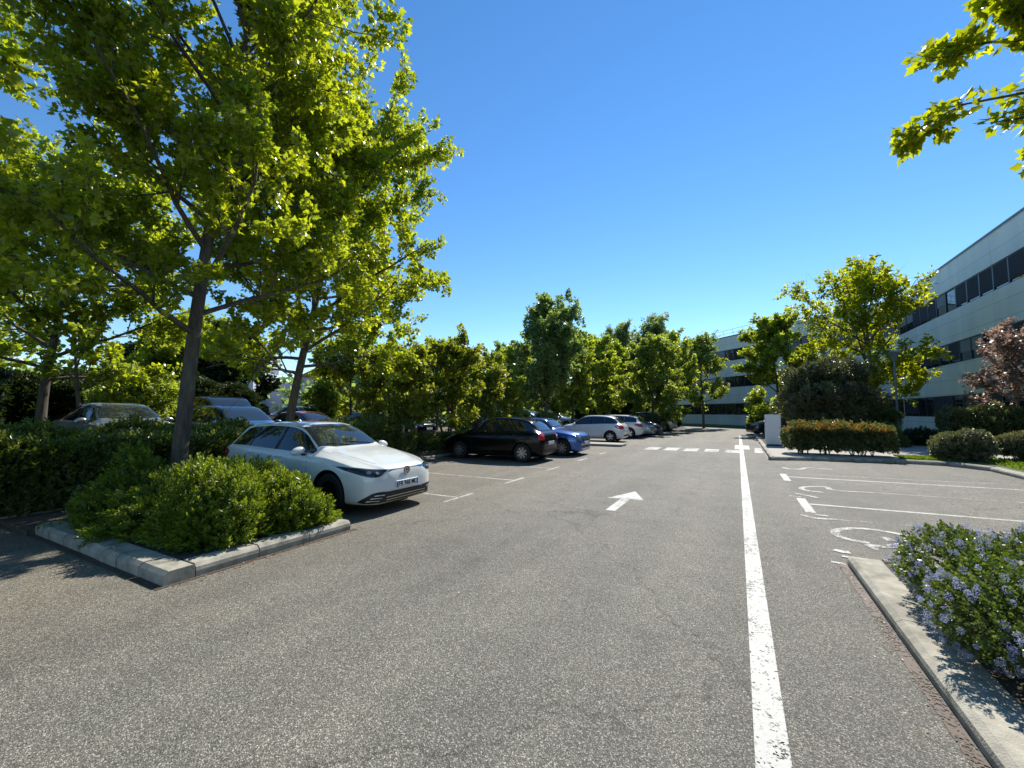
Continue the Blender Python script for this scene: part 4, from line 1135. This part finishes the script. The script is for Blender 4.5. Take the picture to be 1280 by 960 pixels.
# ------------------------------------------------------------ buildings
def mat_cladding():
    m, n, l, p = nt_new("pale_green_cladding")
    tc = n.new('ShaderNodeTexCoord'); sp = n.new('ShaderNodeSeparateXYZ'); l.new(tc.outputs['Object'], sp.inputs[0])
    cb = n.new('ShaderNodeCombineXYZ'); l.new(sp.outputs['X'], cb.inputs['X']); l.new(sp.outputs['Z'], cb.inputs['Y'])
    b = n.new('ShaderNodeTexBrick'); b.offset = 0; b.inputs['Scale'].default_value = 1
    b.inputs['Brick Width'].default_value = 3.6; b.inputs['Row Height'].default_value = 0.92; b.inputs['Mortar Size'].default_value = .010; b.inputs['Mortar Smooth'].default_value = .2
    b.inputs['Color1'].default_value = (.74, .75, .66, 1); b.inputs['Color2'].default_value = (.70, .715, .63, 1); b.inputs['Mortar'].default_value = (.27, .30, .28, 1)
    l.new(cb.outputs[0], b.inputs['Vector'])
    z = n.new('ShaderNodeTexNoise'); z.inputs['Scale'].default_value = .8; z.inputs['Detail'].default_value = 6
    mp = n.new('ShaderNodeMapping'); mp.inputs['Scale'].default_value = (1, 1, .25); l.new(tc.outputs['Object'], mp.inputs[0]); l.new(mp.outputs[0], z.inputs['Vector'])
    r = ramp(n, [(.3, (.86, .88, .87)), (.7, (1.06, 1.05, 1.05))]); l.new(z.outputs['Fac'], r.inputs[0])
    mx = n.new('ShaderNodeMix'); mx.data_type = 'RGBA'; mx.blend_type = 'MULTIPLY'; mx.inputs[0].default_value = 1
    l.new(b.outputs['Color'], mx.inputs[6]); l.new(r.outputs['Color'], mx.inputs[7]); l.new(mx.outputs[2], p.inputs['Base Color'])
    p.inputs['Roughness'].default_value = .55
    return m
M_CLAD = mat_cladding()
M_FRAME = mat_plain("window_frame_dark", (.018, .022, .028), .4)
M_WIN = mat_plain("window_glass", (.014, .020, .026), .04, spec=.6)
M_BLIND = mat_plain("window_blind", (.30, .34, .36), .7)
M_SCREEN = mat_plain('dark_window_screen', (.030, .034, .042), .8)
M_COPE = mat_plain("roof_coping", (.10, .13, .18), .4, metal=.3)
M_GALV = mat_plain("galvanised_steel", (.45, .47, .50), .4, metal=.7)
def office(name, loc, rotz, L, label, rail=False, kinds=('plain', 'plain', 'blind', 'half'), seed=1, depth=12, zoff=0.0, x_end=0):
    rnd = random.Random(seed); root = empty(name, loc, label, "building", None, rotz); H = 11.1 - zoff
    bands = [(-.3, 1.30), (2.70, 4.70), (6.03, 8.02), (9.42, H)]; wins = [(1.30, 2.70), (4.70, 6.03), (8.02, 9.42)]
    bm = bm_new()
    for z0, z1 in bands: box(bm, 0, L, 0, .30, z0, z1)
    box(bm, .02, L-.02, .55, depth, -.3, H-.05)
    link("wall", bm_mesh(bm), root, M_CLAD)
    bm = bm_new(); box(bm, -.04, L+.04, -.05, .36, H, H+.09); link("coping", bm_mesh(bm), root, M_COPE)
    bm = bm_new()
    for z0, z1 in wins: box(bm, .01, L-.01, .303, .52, z0-.02, z1+.02)
    link("window_recess", bm_mesh(bm), root, M_FRAME)
    n = int(L/1.42); w = L/n; protos = {}
    n = min(n, 33)
    for bi, (z0, z1) in enumerate(wins):
        for i in range(n):
            kind = rnd.choice(kinds)
            key = (kind, round(z1-z0, 2))
            if key not in protos:
                hh = z1-z0; fm = bm_new(); fw_ = .055
                box(fm, 0.003, fw_, .05, .15, 0, hh); box(fm, w-fw_, w-.003, .05, .15, 0, hh); box(fm, fw_, w-fw_, .052, .148, 0, fw_); box(fm, fw_, w-fw_, .052, .148, hh-fw_, hh)
                if kind == 'half': box(fm, fw_, w-fw_, .054, .146, hh*.62, hh*.62+.05)
                fmesh = bm_mesh(fm); fmesh.materials.append(M_FRAME)
                gm = bm_new(); box(gm, fw_, w-fw_, .10, .12, fw_, hh-fw_); gmesh = bm_mesh(gm); gmesh.materials.append(M_WIN)
                bmx = None
                if kind in ('blind', 'tilt'):
                    b2 = bm_new(); zz = hh-fw_; low = hh*.45 if kind == 'blind' else hh*.72
                    while zz > low: box(b2, fw_+.01, w-fw_-.01, .075, .096, zz-.032, zz-.004); zz -= .045
                    bmx = bm_mesh(b2); bmx.materials.append(M_BLIND)
                if kind == 'screen':
                    b2 = bm_new(); zz = hh-fw_
                    while zz > fw_+.18: box(b2, fw_+.01, w-fw_-.01, .052, .096, zz-.050, zz-.006); zz -= .055
                    bmx = bm_mesh(b2); bmx.materials.append(M_SCREEN)
                protos[key] = (fmesh, gmesh, bmx)
            a, b, c = protos[key]
            fo = link("window", a, root); fo.location = (i*w, 0, z0)
            link("pane", b, fo)
            if c: link("blind", c, fo)
    if rail:
        bm = bm_new(); x = .5
        while x < L:
            tube(bm, [(x, .55, H), (x, .55, H+.55), (x+.02, .40, H+1.0)], .022, 5); tube(bm, [(x, .6, H+.1), (x, 1.3, H+.1), (x, .56, H+.6)], .014, 4); x += 1.5
        for z, y in ((.97, .41), (.55, .55)): tube(bm, [(0, y, H+z), (L, y, H+z)], .020, 5)
        link("roof_railing", bm_mesh(bm), root, M_GALV)
    return root
office("office_building", (12.1, 45.6, 0), R(-90), 46.0, "long three-storey pale green office block running along the right side", seed=3, kinds=("screen", "screen", "screen", "screen", "screen", "plain", "blind", "half"))
office("office_building", (-9.4, 67.1, 0), R(-45), 30.35, "far three-storey office wing with a railing along its roof edge", rail=True, seed=8, zoff=.04)

def small_building():
    b = empty("warehouse", (-39.0, 27.0, 0), "white low building with a brownish canopy glimpsed between the trees at left", "building", None, R(28))
    Mw = mat_plain("white_render", (.52, .54, .58), .9, var=.06); Mo = mat_plain("terracotta_tiles", (.36, .17, .09), .9, var=.2, scale=20)
    bm = bm_new(); prism(bm, [(0, 0), (6.2, 0), (6.2, 9), (0, 9)], 0, 5.2); prism(bm, [(-7, 1), (0, 1), (0, 9), (-7, 9)], 0, 4.6); link("wall", bm_mesh(bm), b, Mw)
    bm = bm_new(); v = [bm.verts.new(p) for p in [(-.3, -.3, 5.2), (6.5, -.3, 5.2), (6.5, 9.3, 5.2), (-.3, 9.3, 5.2), (3.1, -.3, 6.9), (3.1, 9.3, 6.9)]]
    for f in [(0, 1, 4), (1, 2, 5, 4), (2, 3, 5), (3, 0, 4, 5), (0, 3, 2, 1)]: bm.faces.new([v[i] for i in f])
    link("roof", bm_mesh(bm), b, Mo)
    bm = bm_new(); box(bm, -.5, 5.2, -1.6, -.002, 3.0, 3.25); box(bm, .2, .3, -1.5, -1.4, 0, 3.0); box(bm, 4.9, 5.0, -1.5, -1.4, 0, 3.0); link("canopy", bm_mesh(bm), b, Mo)
    bm = bm_new(); box(bm, 1.0, 4.2, -.03, -.001, 0, 2.6); link("shutter", bm_mesh(bm), b, mat_plain("brown_shutter", (.16, .13, .11), .7))
    bm = bm_new(); x = -6
    while x < 12: tube(bm, [(x, -4, 0), (x, -4, 2.0)], .03, 4); x += 2.2
    for z in np.linspace(.2, 1.95, 8): tube(bm, [(-6, -4, z), (12, -4, z)], .010, 3)
    o = link("mesh_fence", bm_mesh(bm), None, M_GALV); o.matrix_world = Matrix.Translation((-39, 27, .2)) @ Matrix.Rotation(R(28), 4, 'Z')
    tag(o, "thin wire fence in front of the white low building", "fence")
small_building()
bm = bm_new(); prism(bm, [(-4, 0), (4, 0), (4, 7), (-4, 7)], 0, 6.4)
b_ = empty("house", (-44.5, 21.0, 0), "small white gable showing above the trees left of the leaning trunk", "building", None, R(40)); link("wall", bm_mesh(bm), b_, mat_plain("white_render", (.6, .6, .6)))
bm = bm_new(); v = [bm.verts.new(p) for p in [(-4.4, -.4, 6.4), (4.4, -.4, 6.4), (4.4, 7.4, 6.4), (-4.4, 7.4, 6.4), (0, -.4, 8.0), (0, 7.4, 8.0)]]
for f in [(0, 1, 4), (1, 2, 5, 4), (2, 3, 5), (3, 0, 4, 5), (0, 3, 2, 1)]: bm.faces.new([v[i] for i in f])
link("roof", bm_mesh(bm), b_, mat_plain("pale_roof", (.50, .48, .46), .8))

# white sign pillar beside the kerb
p_ = empty("sign_pillar", (1.38, 22.35, .12), "plain white sign pillar standing at the pavement kerb", "sign", None, R(6))
bm = bm_new(); box(bm, -.30, .30, -.13, .13, .06, 1.40); bmesh.ops.bevel(bm, geom=[e for e in bm.edges], offset=.012, segments=2, affect='EDGES')
link("panel", bm_mesh(bm, smooth=True), p_, mat_plain("white_sign_metal", (.66, .69, .72), .4, var=.04, scale=3))
bm = bm_new(); box(bm, -.27, .27, -.10, .10, 0, .058); link("plinth", bm_mesh(bm), p_, M_FRAME)
bm = bm_new(); box(bm, .302, .36, -.14, .14, 0, 1.3); link("side_post", bm_mesh(bm), p_, M_FRAME)
# lamp post
l_ = empty("street_lamp", (7.15, 28.0, .12), "grey lamp post with a cone shaped head beside the bright yellow-green tree", "street lamp")
bm = bm_new(); tube(bm, [(0, 0, 0), (0, 0, .9), (0, 0, .92), (0, 0, 4.15)], [.075, .075, .05, .042], 12); link("pole", bm_mesh(bm, smooth=True), l_, mat_plain("lamp_grey", (.20, .235, .235), .5))
bm = bm_new(); tube(bm, [(0, 0, 4.1), (0, 0, 4.2), (0, 0, 4.52), (0, 0, 4.56), (0, 0, 4.66)], [.05, .09, .22, .27, .06], 18); link("lamp_head", bm_mesh(bm, smooth=True), l_, mat_plain("lamp_grey", (.2, .2, .2)))
# thin stake in the hedge strip and lamp poles among the trees
bm = bm_new(); tube(bm, [(0, 0, 0), (0, 0, 1.15)], [.055, .05], 7)
o = link("wooden_stake", bm_mesh(bm), None, mat_plain("weathered_wood", (.32, .30, .25), .9, var=.2), loc=(-9.75, 10.45, .05)); tag(o, "short weathered stake at the end of the dark hedge behind the white hatchback", "post")
for x, y, h, lb in ((-10.6, 17.9, 3.4, "thin grey pole above the bonnet of the black hatchback"),):
    bm = bm_new(); tube(bm, [(0, 0, 0), (0, 0, h)], [.05, .035], 8)
    o = link("thin_pole", bm_mesh(bm), None, M_GALV, loc=(x, y, .1)); tag(o, lb, "pole")

# ------------------------------------------------------------ plants
LP, LL, LQ, LN = leaf_plane(), leaf_lite(), leaf_quad(), leaf_narrow()
# near plane trees
make_tree("plane_tree", (-7.62, 3.2, .08), "nearest plane tree, trunk rising from the leafy shrub bed, filling the upper left", "tree", 11.5, 2.85, 3.3, .105, L_PLANE, 82000, .088, LP, 11, M_BARK,
          'round', updown=.36, prune=lambda p: p[:, 2] > 2.75 + .25*np.sin(p[:, 0]*2.1+p[:, 1]*1.3), lean=(.02, .02), nlimb=30, limb_el=(20, 66), group="plane trees", balls=26)
make_tree("plane_tree", (-10.5, 6.75, .2), "leaning plane tree right behind the white hatchback", "tree", 9.3, 4.1, 2.9, .11, L_PLANE, 92000, .100, LP, 23, M_BARK,
          'round', updown=.36, prune=lambda p: p[:, 2] > 2.6 + .35*np.sin(p[:, 0]*1.7+p[:, 1]*1.1), lean=(.12, .09), nlimb=32, limb_el=(5, 66), group="plane trees", balls=14)
make_tree("plane_tree", (-18.1, 4.2, .25), "plane tree with forked limbs at the far left above the hedge", "tree", 9.0, 4.3, 2.7, .13, L_PLANE, 44000, .125, LL, 31, M_BARK,
          'round', nlimb=20, limb_el=(10, 60), group="plane trees")
make_tree("plane_tree", (-10.4, -.8, .2), "plane tree at the left edge, its crown reaching in over the hedge", "tree", 10.8, 5.0, 3.0, .12, L_PLANE, 66000, .105, LP, 37, M_BARK,
          'round', nlimb=22, limb_el=(10, 60), group="plane trees")
make_tree("young_tree", (-17.4, 4.9, .25), "slim young stem just right of the far left plane tree", "tree", 5.0, 1.2, 2.2, .06, L_PLANEF, 1600, .15, LL, 41, M_BARK, 'round', nlimb=7)
EXTRA = [(3.4, (-3.95, 1.46, 6.1)), (3.2, (-3.95, 1.2, 5.2)), (3.0, (-3.7, .80, 4.62)), (2.9, (-3.5, .45, 4.25)), (3.8, (-3.6, 1.3, 6.6)), (3.3, (-3.3, 1.1, 5.7)), (4.2, (-3.7, 1.7, 7.4)), (3.1, (-3.1, .7, 5.0))]
# maple whose branches enter at the top right
make_tree("maple_tree", (6.6, 5.4, .12), "maple outside the frame whose leafy branches hang in at the top right corner", "tree", 9.0, 4.2, 3.2, .17, L_MAPLE, 36000, .11, LP, 52, M_BARKG,
          'round', nlimb=16, limb_el=(20, 60), group=None, extra=EXTRA)

# far trees: (x, y, H, R, base, shape, leafmat, n, leaf, label)
FT = [
 (-27.0, 12.4, 6.3, 2.9, 1.2, 'round', L_LIGHTG, 8000, .20, "pale green tree over the dark hedge left of the near trunk", "broadleaf_tree"),
 (-23.2, 12.6, 5.9, 1.9, 1.0, 'round', L_DARK, 6000, .20, "dark green tree between the two near plane trunks", "broadleaf_tree"),
 (-24.0, 9.3, 5.0, 2.2, 1.0, 'round', L_PLANEF, 5000, .19, "rounded green tree behind the dark van", "broadleaf_tree"),
 (-21.3, 18.2, 5.8, 2.4, 1.3, 'round', L_PLANEF, 7500, .19, "bright green tree behind the dark grey hatchback facing the hedge", "broadleaf_tree"),
 (-26.5, 25.5, 6.6, 2.4, 1.0, 'column', L_POPL, 4500, .22, "slim pale tree further back over the dark grey hatchback", "broadleaf_tree"),
 (-10.25, 23.2, 8.6, 2.7, 1.6, 'column', L_BIG, 17000, .14, "tallest blue-green tree in the middle, pointed, behind the white cars", "broadleaf_tree"),
 (-10.3, 27.9, 6.6, 2.3, 1.9, 'round', L_PLANEF, 9500, .16, "yellow-green tree just right of the tall pointed blue-green one", "broadleaf_tree"),
 (-10.5, 33.0, 7.0, 2.7, 1.8, 'round', L_PLANEF, 9000, .17, "third tree of the planted strip, over the white hatchbacks", "broadleaf_tree"),
 (-10.4, 38.0, 7.4, 2.6, 1.8, 'round', L_PLANEF, 8000, .18, "fourth tree of the planted strip, left of the poplars", "broadleaf_tree"),
 (-5.9, 34.2, 7.4, 2.5, 1.6, 'round', L_LIGHTG, 10000, .15, "light green rounded tree at the end of the parked row", "broadleaf_tree"),
 (-5.4, 40.5, 8.4, 2.5, 1.5, 'round', L_PLANEF, 8500, .16, "green tree behind the last grey car of the row", "broadleaf_tree"),
 (-12.0, 54.0, 12.6, 4.0, 1.5, 'column', L_POPL, 15000, .22, "left poplar of the tall far pair", "poplar_tree"),
 (-8.8, 56.0, 14.6, 4.3, 1.5, 'column', L_POPL, 18000, .22, "right and tallest poplar of the far pair", "poplar_tree"),
 (-15.9, 56.0, 11.2, 3.8, 1.5, 'column', L_POPL, 11000, .26, "lower poplar left of the tall far pair", "poplar_tree"),
 (-3.1, 47.2, 9.2, 2.5, 2.4, 'round', L_LIGHTG, 8000, .16, "slender tree with a thin trunk before the far office wing", "broadleaf_tree"),
 (2.6, 37.6, 8.5, 3.0, 1.1, 'round', L_PLANEF, 15000, .17, "deep green tree above the white sign pillar", "broadleaf_tree"),
 (-15.6, 30.5, 6.8, 2.6, 1.5, 'round', L_PLANEF, 6000, .19, "green tree in the second row behind the blue grey car", "broadleaf_tree"),
 (-19.2, 24.0, 6.2, 2.5, 1.3, 'round', L_PLANEF, 6000, .19, "green tree behind the bushy thicket left of the black hatchback", "broadleaf_tree"),
 (-19.2, 35.0, 7.4, 2.9, 1.3, 'round', L_BIG, 6000, .21, "blue-green tree far behind the bushy thicket", "broadleaf_tree"),
 (-19.0, 45.0, 8.8, 3.2, 1.3, 'round', L_PLANEF, 6000, .22, "broad green tree behind the planted strip, far back", "broadleaf_tree"),
 (-27.0, 3.0, 8.0, 3.2, 1.0, 'round', L_PLANEF, 6000, .22, "tree at far left behind the forked plane tree", "broadleaf_tree"),
 (-30.0, -3.0, 9.0, 3.6, 1.0, 'round', L_DARK, 6000, .24, "dark tree beyond the left edge hedge", "broadleaf_tree"),
 (-14.0, 46.0, 9.0, 2.8, 1.4, 'round', L_PLANEF, 6500, .20, "green tree in front of the far poplars", "broadleaf_tree"),
]
for i, (x, y, H, Rr, base, shp, lm, n, ls, lb, nm) in enumerate(FT):
    make_tree(nm, (x, y, ground_z(x)), lb, "tree", H, Rr, base*.8, .05+.007*H, lm, int(n*2.1), ls, LL if ls < .2 else LQ, 100+i, M_BARK if shp == 'round' else M_BARKG, shp,
              nlimb=17 if shp == 'round' else 24, limb_el=(12, 68) if shp == 'round' else ((35, 70) if shp == 'pyramid' else (42, 76)), group="trees around the car park", twigs=n > 7000)
# airy yellow-green tree on the right
make_tree("maple_tree", (7.3, 31.6, .12), "airy yellow-green tree with bare branches showing, before the office block", "tree", 9.8, 3.1, 1.6, .14, L_MAPLE, 22000, .16, LL, 78, M_BARKG,
          'vase', nlimb=26, limb_el=(22, 80), sparse=.3)
# purple tree at the right edge
make_tree("purple_plum_tree", (10.6, 25.9, .12), "purple-leaved tree in front of the office windows at the right edge", "tree", 4.7, 2.3, 1.5, .10, L_PURP, 10000, .11, LL, 81, M_BARKG, 'round', nlimb=14, limb_el=(10, 60), lean=(.1, 0), sparse=.15)
# multi-stemmed bushy trees left of the black hatchback
for i, (x, y, H, Rr, n, lb) in enumerate([(-10.3, 13.5, 3.85, 1.8, 13500, "tallest bushy multi-stemmed tree right behind the black hatchback's nose"),
                                   (-10.6, 11.3, 3.4, 1.5, 10500, "bushy multi-stemmed tree next to the short stake"),
                                   (-10.5, 16.3, 3.7, 1.7, 11500, "bushy multi-stemmed tree over the black hatchback's roof")]):
    make_tree("bushy_tree", (x, y, .2), lb, "tree", H, Rr, .45, .06, L_MIX, n, .125, LL, 140+i, M_BARKG, 'round', nlimb=16, limb_el=(25, 70), stems=4, sparse=.1, group="bushy trees of the planted strip")
make_tree("bushy_tree", (-10.7, 19.0, .2), "low bushy tree left of the tall pointed one", "tree", 3.7, 1.5, .4, .05, L_MIX, 5500, .13, LL, 150, M_BARKG, 'round', nlimb=12, stems=3, group="bushy trees of the planted strip")
make_tree("cypress_tree", (-12.3, 12.9, .2), "thin upright tree poking above the bushy thicket", "tree", 5.2, .5, .6, .05, L_LIGHTG, 1800, .13, LL, 151, M_BARKG, 'column', nlimb=12, limb_el=(50, 75))
# conifers
for i, (x, y, H, Rr, lb) in enumerate([(-33.6, 12.9, 6.8, 2.4, "dark layered conifer beyond the tall hedge"), (6.9, 73.5, 15.8, 2.2, "dark conifer tip above the far office roof"), (9.6, 75, 15.6, 2.2, "second dark conifer tip above the far office roof")]):
    make_tree("conifer_tree", (x, y, .2), lb, "tree", H, Rr, 1.0, .16, L_DARK, 7000, .24, LN, 160+i, M_BARKG, 'pyramid', nlimb=26, limb_el=(-5, 30), up=0.02)
for i, (x, y, lb) in enumerate([(-80, 24.5, "left stone pine with a flat crown far away above the hedge"), (-78, 26.5, "right stone pine with a flat crown far away above the hedge")]):
    make_tree("stone_pine", (x, y, .2), lb, "tree", 11.3-i*.3, 3.6, 9.0, .35, L_DARK, 3500, .45, LQ, 170+i, M_BARKG, 'umbrella', nlimb=10, limb_el=(5, 30))

# far woodland belt closing the horizon
def woodland(name, pts, h0, h1, n, lm, seed, lsize=.7, wd=6):
    rng = np.random.default_rng(seed); P = np.array(pts, float); sl = np.linalg.norm(np.diff(P, axis=0), axis=1); cum = np.r_[0, np.cumsum(sl)]
    u = rng.random(n)*cum[-1]; x = np.interp(u, cum, P[:, 0]); y = np.interp(u, cum, P[:, 1])
    hm = h0 + (h1-h0)*(.5+.5*np.sin(u*.31+seed)*np.cos(u*.13+1.3*seed)) ; zz = hm*rng.random(n)**.7
    pos = np.stack([x+rng.normal(0, wd/2, n), y+rng.normal(0, wd/2, n), zz], 1)
    v, f, t = place_leaves(pos, rng.normal(0, 1, (n, 3)), lsize*rng.uniform(.6, 1.3, n), leaf_quad(), rng)
    return tag(link(name, mesh_np(v, f, 3, False, t), None, lm), kind='stuff')
woodland("distant_woodland", [(-95, -30), (-70, 10), (-60, 45), (-48, 75), (-20, 95), (10, 105)], 4.5, 8, 26000, L_BIG, 3, .8)
woodland("distant_woodland", [(-28, 20), (-26, 40), (-24, 62), (-8, 74)], 3.2, 5.6, 15000, L_BIG, 5, .5, 3)

# hedges on the left
def hedge(name, loc, rotz, size, lm, n, leaf, seed, label, k=7, L=.14, amp=.10, **kw):
    return make_shrub(name, loc, label, 'box', size, lm, n, k, L, leaf, seed, tmpl=kw.pop('tmpl', leaf_narrow()), amp=amp, depth=.05, rotz=rotz, **kw)
hedge("clipped_hedge", (-10.1, 3.0, .1), R(90), (8.0, 1.1, .98), L_HEDGE, 8500, .095, 201, "lower clipped hedge in shade at far left, front tier", rough_top=.05)
hedge("clipped_hedge", (-11.2, 2.4, .22), R(90), (9.0, .9, 1.0), L_HEDGE, 6500, .095, 202, "taller clipped hedge tier behind the lower one at far left", rough_top=.07)
hedge("clipped_hedge", (-10.35, 9.1, .15), R(90), (4.1, 1.2, 1.10), L_HEDGE, 4800, .08, 203, "dark clipped hedge behind the white hatchback's bonnet", rough_top=.06)
hedge("clipped_hedge", (-10.4, 13.6, .15), R(90), (4.0, .9, .55), L_HEDGE, 2500, .08, 204, "low hedge under the bushy multi-stemmed trees")
hedge("tall_hedge", (-19.0, -4.5, .2), R(90), (16.0, 1.5, 2.7), L_DARK, 9000, .16, 206, "tall dark hedge beyond the far left cars", L=.2, amp=.35)
hedge("tall_hedge", (-21.6, 7.6, .2), R(90), (9.5, 1.6, 2.55), L_DARK, 9000, .16, 207, "tall dark hedge behind the dark van", L=.2, amp=.35)
make_shrub("laurel_bush", (-19.4, 6.9, .2), "pale leafy bush in front of the tall dark hedge at left", 'ball', (2.6, 2.2, 3.0), L_LIGHTG, 1700, 6, .2, .16, 208, amp=.3)
make_shrub("photinia_bush", (-23.5, 8.6, .2), "reddish topped bush over the tall dark hedge", 'ball', (2.8, 2.4, 3.5), L_PHOT, 1500, 6, .2, .16, 209, amp=.3, tips=(L_RED, 420, .14))
hedge("tall_hedge", (-12.5, 47.5, .1), R(70), (12, 2, 3.2), L_DARK, 6000, .2, 210, "dark hedge mass behind the parked row under the trees", L=.25, amp=.35)
make_shrub("round_bush", (-5.85, 34.0, .1), "round grey-green bush between the navy car and the copper one", 'ball', (1.7, 2.2, 1.35), L_OLIVE, 1300, 7, .13, .085, 211, amp=.12)
make_shrub("round_bush", (-5.4, 41.3, .05), "dark round bush closing the parked row", 'ball', (1.6, 2.0, 1.5), L_DARK, 1100, 7, .13, .09, 212, amp=.1)
make_shrub("round_bush", (-9.3, 21.0, .1), "small round bush behind the small blue car", 'ball', (1.5, 1.8, 1.5), L_HEDGE, 900, 7, .13, .09, 213, amp=.1)

# pittosporum shrubs in the near bed
PB = [(-5.80, 2.95, 1.35, 1.5, .66, 2000, 11, "bright leafy shrub spilling over the kerb corner of the near bed"),
      (-5.55, 3.72, 1.1, 1.05, .56, 1200, 12, "low leafy shrub nearest the white hatchback's front wheel"),
      (-6.45, 3.75, 1.4, 1.15, .72, 2000, 13, "leafy shrub beside the white hatchback's front door"),
      (-6.75, 2.85, 1.4, 1.3, .76, 1800, 14, "dark shaded shrub right in front of the near plane trunk"),
      (-7.65, 2.85, 1.2, 1.1, .74, 1500, 15, "shaded leafy shrub left of the near plane trunk"),
      (-7.85, 3.8, 1.3, 1.1, .82, 1600, 16, "leafy shrub behind the near plane trunk")]
for x, y, sx, sy, h, n, sd_, lb in PB:
    make_shrub("leafy_shrub", (x, y, .09), lb, 'dome', (sx, sy, h), L_PITT, n, 13, .16, .058, sd_, amp=.28, depth=.16, tint_mu=.42, group="leafy shrubs of the near bed", stems=3)

# right side
make_shrub("photinia_hedge", (3.12, 18.75, .12), "long red-tipped hedge along the pavement kerb with bare stems below", 'box', (3.05, 1.0, .90), L_PHOT, 3400, 7, .12, .080, 301, amp=.14, depth=.08, bottom=.16,
           core=True, stems=16, tips=(L_RED, 1300, .065), rough_top=.07, rotz=R(2))
make_shrub("olive_bush", (3.95, 26.0, .12), "big grey-leaved rounded bush behind the red-tipped hedge", 'ball', (3.7, 3.4, 4.1), L_OLIVE, 6500, 8, .26, .14, 302, amp=.50, depth=.07)
make_shrub("round_bush", (6.25, 18.6, .12), "left of the two grey-green bushes at the lawn edge", 'ball', (1.3, 1.3, .88), L_OLIVE, 1900, 8, .13, .075, 303, amp=.20, tint_mu=.62)
make_shrub("round_bush", (7.95, 18.9, .12), "right of the two grey-green bushes at the lawn edge", 'ball', (1.75, 1.4, .92), L_OLIVE, 2500, 8, .13, .075, 304, amp=.20, tint_mu=.62, tips=(L_RED, 60, .06))
make_shrub("clipped_hedge", (8.9, 24.3, .12), "clipped rectangular hedge below the purple-leaved tree", 'box', (2.3, 1.2, 1.55), L_PHOT, 3600, 8, .14, .095, 305, amp=.18, depth=.06, rough_top=.08)
make_shrub("dark_bush", (6.2, 28.6, .12), "dark clipped bush left of the lamp post", 'box', (2.2, 1.4, 1.65), L_HEDGE, 2200, 8, .14, .09, 306, amp=.14)
make_shrub("dark_bush", (7.6, 26.3, .12), "low dark spreading bush right of the lamp post", 'dome', (2.0, 1.6, .75), L_DARK, 900, 8, .14, .08, 307, amp=.1)
make_shrub("dark_bush", (5.3, 24.2, .12), "low green bush at the foot of the big grey-leaved bush", 'dome', (2.6, 1.6, 1.1), L_HEDGE, 1100, 8, .14, .08, 308, amp=.15)
make_shrub("ceanothus_bush", (2.34, 3.9, .08), "blue-flowering bush bulging over the kerb at bottom right", 'ball', (2.4, 3.3, .62), L_CEAN, 9000, 9, .08, .028, 309, amp=.20, depth=.10, tmpl=leaf_quad(), flowers=(L_LILAC, 1500, .023))
make_shrub("ceanothus_bush", (4.5, 4.2, .08), "blue-flowering bush further right, touching the first", 'ball', (2.3, 2.4, .72), L_CEAN, 3800, 9, .08, .028, 310, amp=.18, depth=.10, tmpl=leaf_quad(), flowers=(L_LILAC, 900, .023))
make_shrub("ceanothus_bush", (2.3, 1.8, .08), "blue-flowering bush nearest the camera along the kerb", 'ball', (2.2, 2.2, .68), L_CEAN, 4200, 9, .08, .028, 311, amp=.18, depth=.10, tmpl=leaf_quad(), flowers=(L_LILAC, 900, .023))

# grass and litter
def grass(name, pts_fn, n, h, seed, z, lm=L_GRASS):
    rng = np.random.default_rng(seed); p = pts_fn(rng, n); pos = np.column_stack([p, np.full(len(p), z)])
    v, f, t = place_leaves(pos, rng.normal(0, .35, (len(p), 3)) + (0, 0, 1), h*rng.uniform(.4, 1.2, len(p)), leaf_narrow(), rng, normal=rng.normal(0, 1, (len(p), 3)))
    return tag(link(name, mesh_np(v, f, 3, False, t), None, lm), kind='stuff')
def rect(x0, x1, y0, y1): return lambda r, n: np.column_stack([r.uniform(x0, x1, n), r.uniform(y0, y1, n)])
grass("grass", rect(6.45, 11.8, 9.2, 19.1), 26000, .10, 1, .12)
grass("grass", rect(4.7, 6.3, 18.0, 19.1), 6000, .07, 2, .12)
grass("grass", rect(5.4, 11.8, 26.8, 36), 16000, .12, 3, .12)
grass("weeds", rect(-8.5, -8.0, 2.0, 2.5), 500, .09, 4, .06)
grass("weeds", rect(1.28, 1.45, 5.0, 5.55), 260, .06, 5, .10)
def litter(name, fn, n, seed, z, sz, lm):
    rng = np.random.default_rng(seed); p = fn(rng, n); pos = np.column_stack([p, np.full(n, z)])
    v, f, t = place_leaves(pos, rng.normal(0, 1, (n, 3))*(1, 1, .15), sz*rng.uniform(.5, 1.2, n), leaf_quad(), rng, normal=rng.normal(0, .3, (n, 3))+(0, 0, 1))
    tag(link(name, mesh_np(v, f, 3, False, t), None, lm), kind='stuff')
L_DRY = mat_leaf("dry_leaf", (.10, .06, .03), (.20, .13, .07), (.34, .26, .15), .1)
litter("fallen_leaves", lambda r, n: np.column_stack([.95-np.abs(r.normal(0, .08, n)), r.uniform(1.5, 5.8, n)]), 110, 7, .008, .016, L_DRY)
litter("fallen_leaves", lambda r, n: np.column_stack([-4.78+np.abs(r.normal(0, .06, n)), r.uniform(2, 4.2, n)]), 200, 8, .008, .022, L_DRY)
litter("fallen_leaves", rect(1.28, 1.7, 1.5, 5.6), 700, 9, .105, .03, L_DRY)
litter("fallen_leaves", rect(-8.3, -5.0, 2.1, 4.1), 700, 10, .105, .04, L_DRY)
litter("fallen_leaves", rect(-7, 1, 1.5, 12), 90, 11, .008, .022, L_DRY)
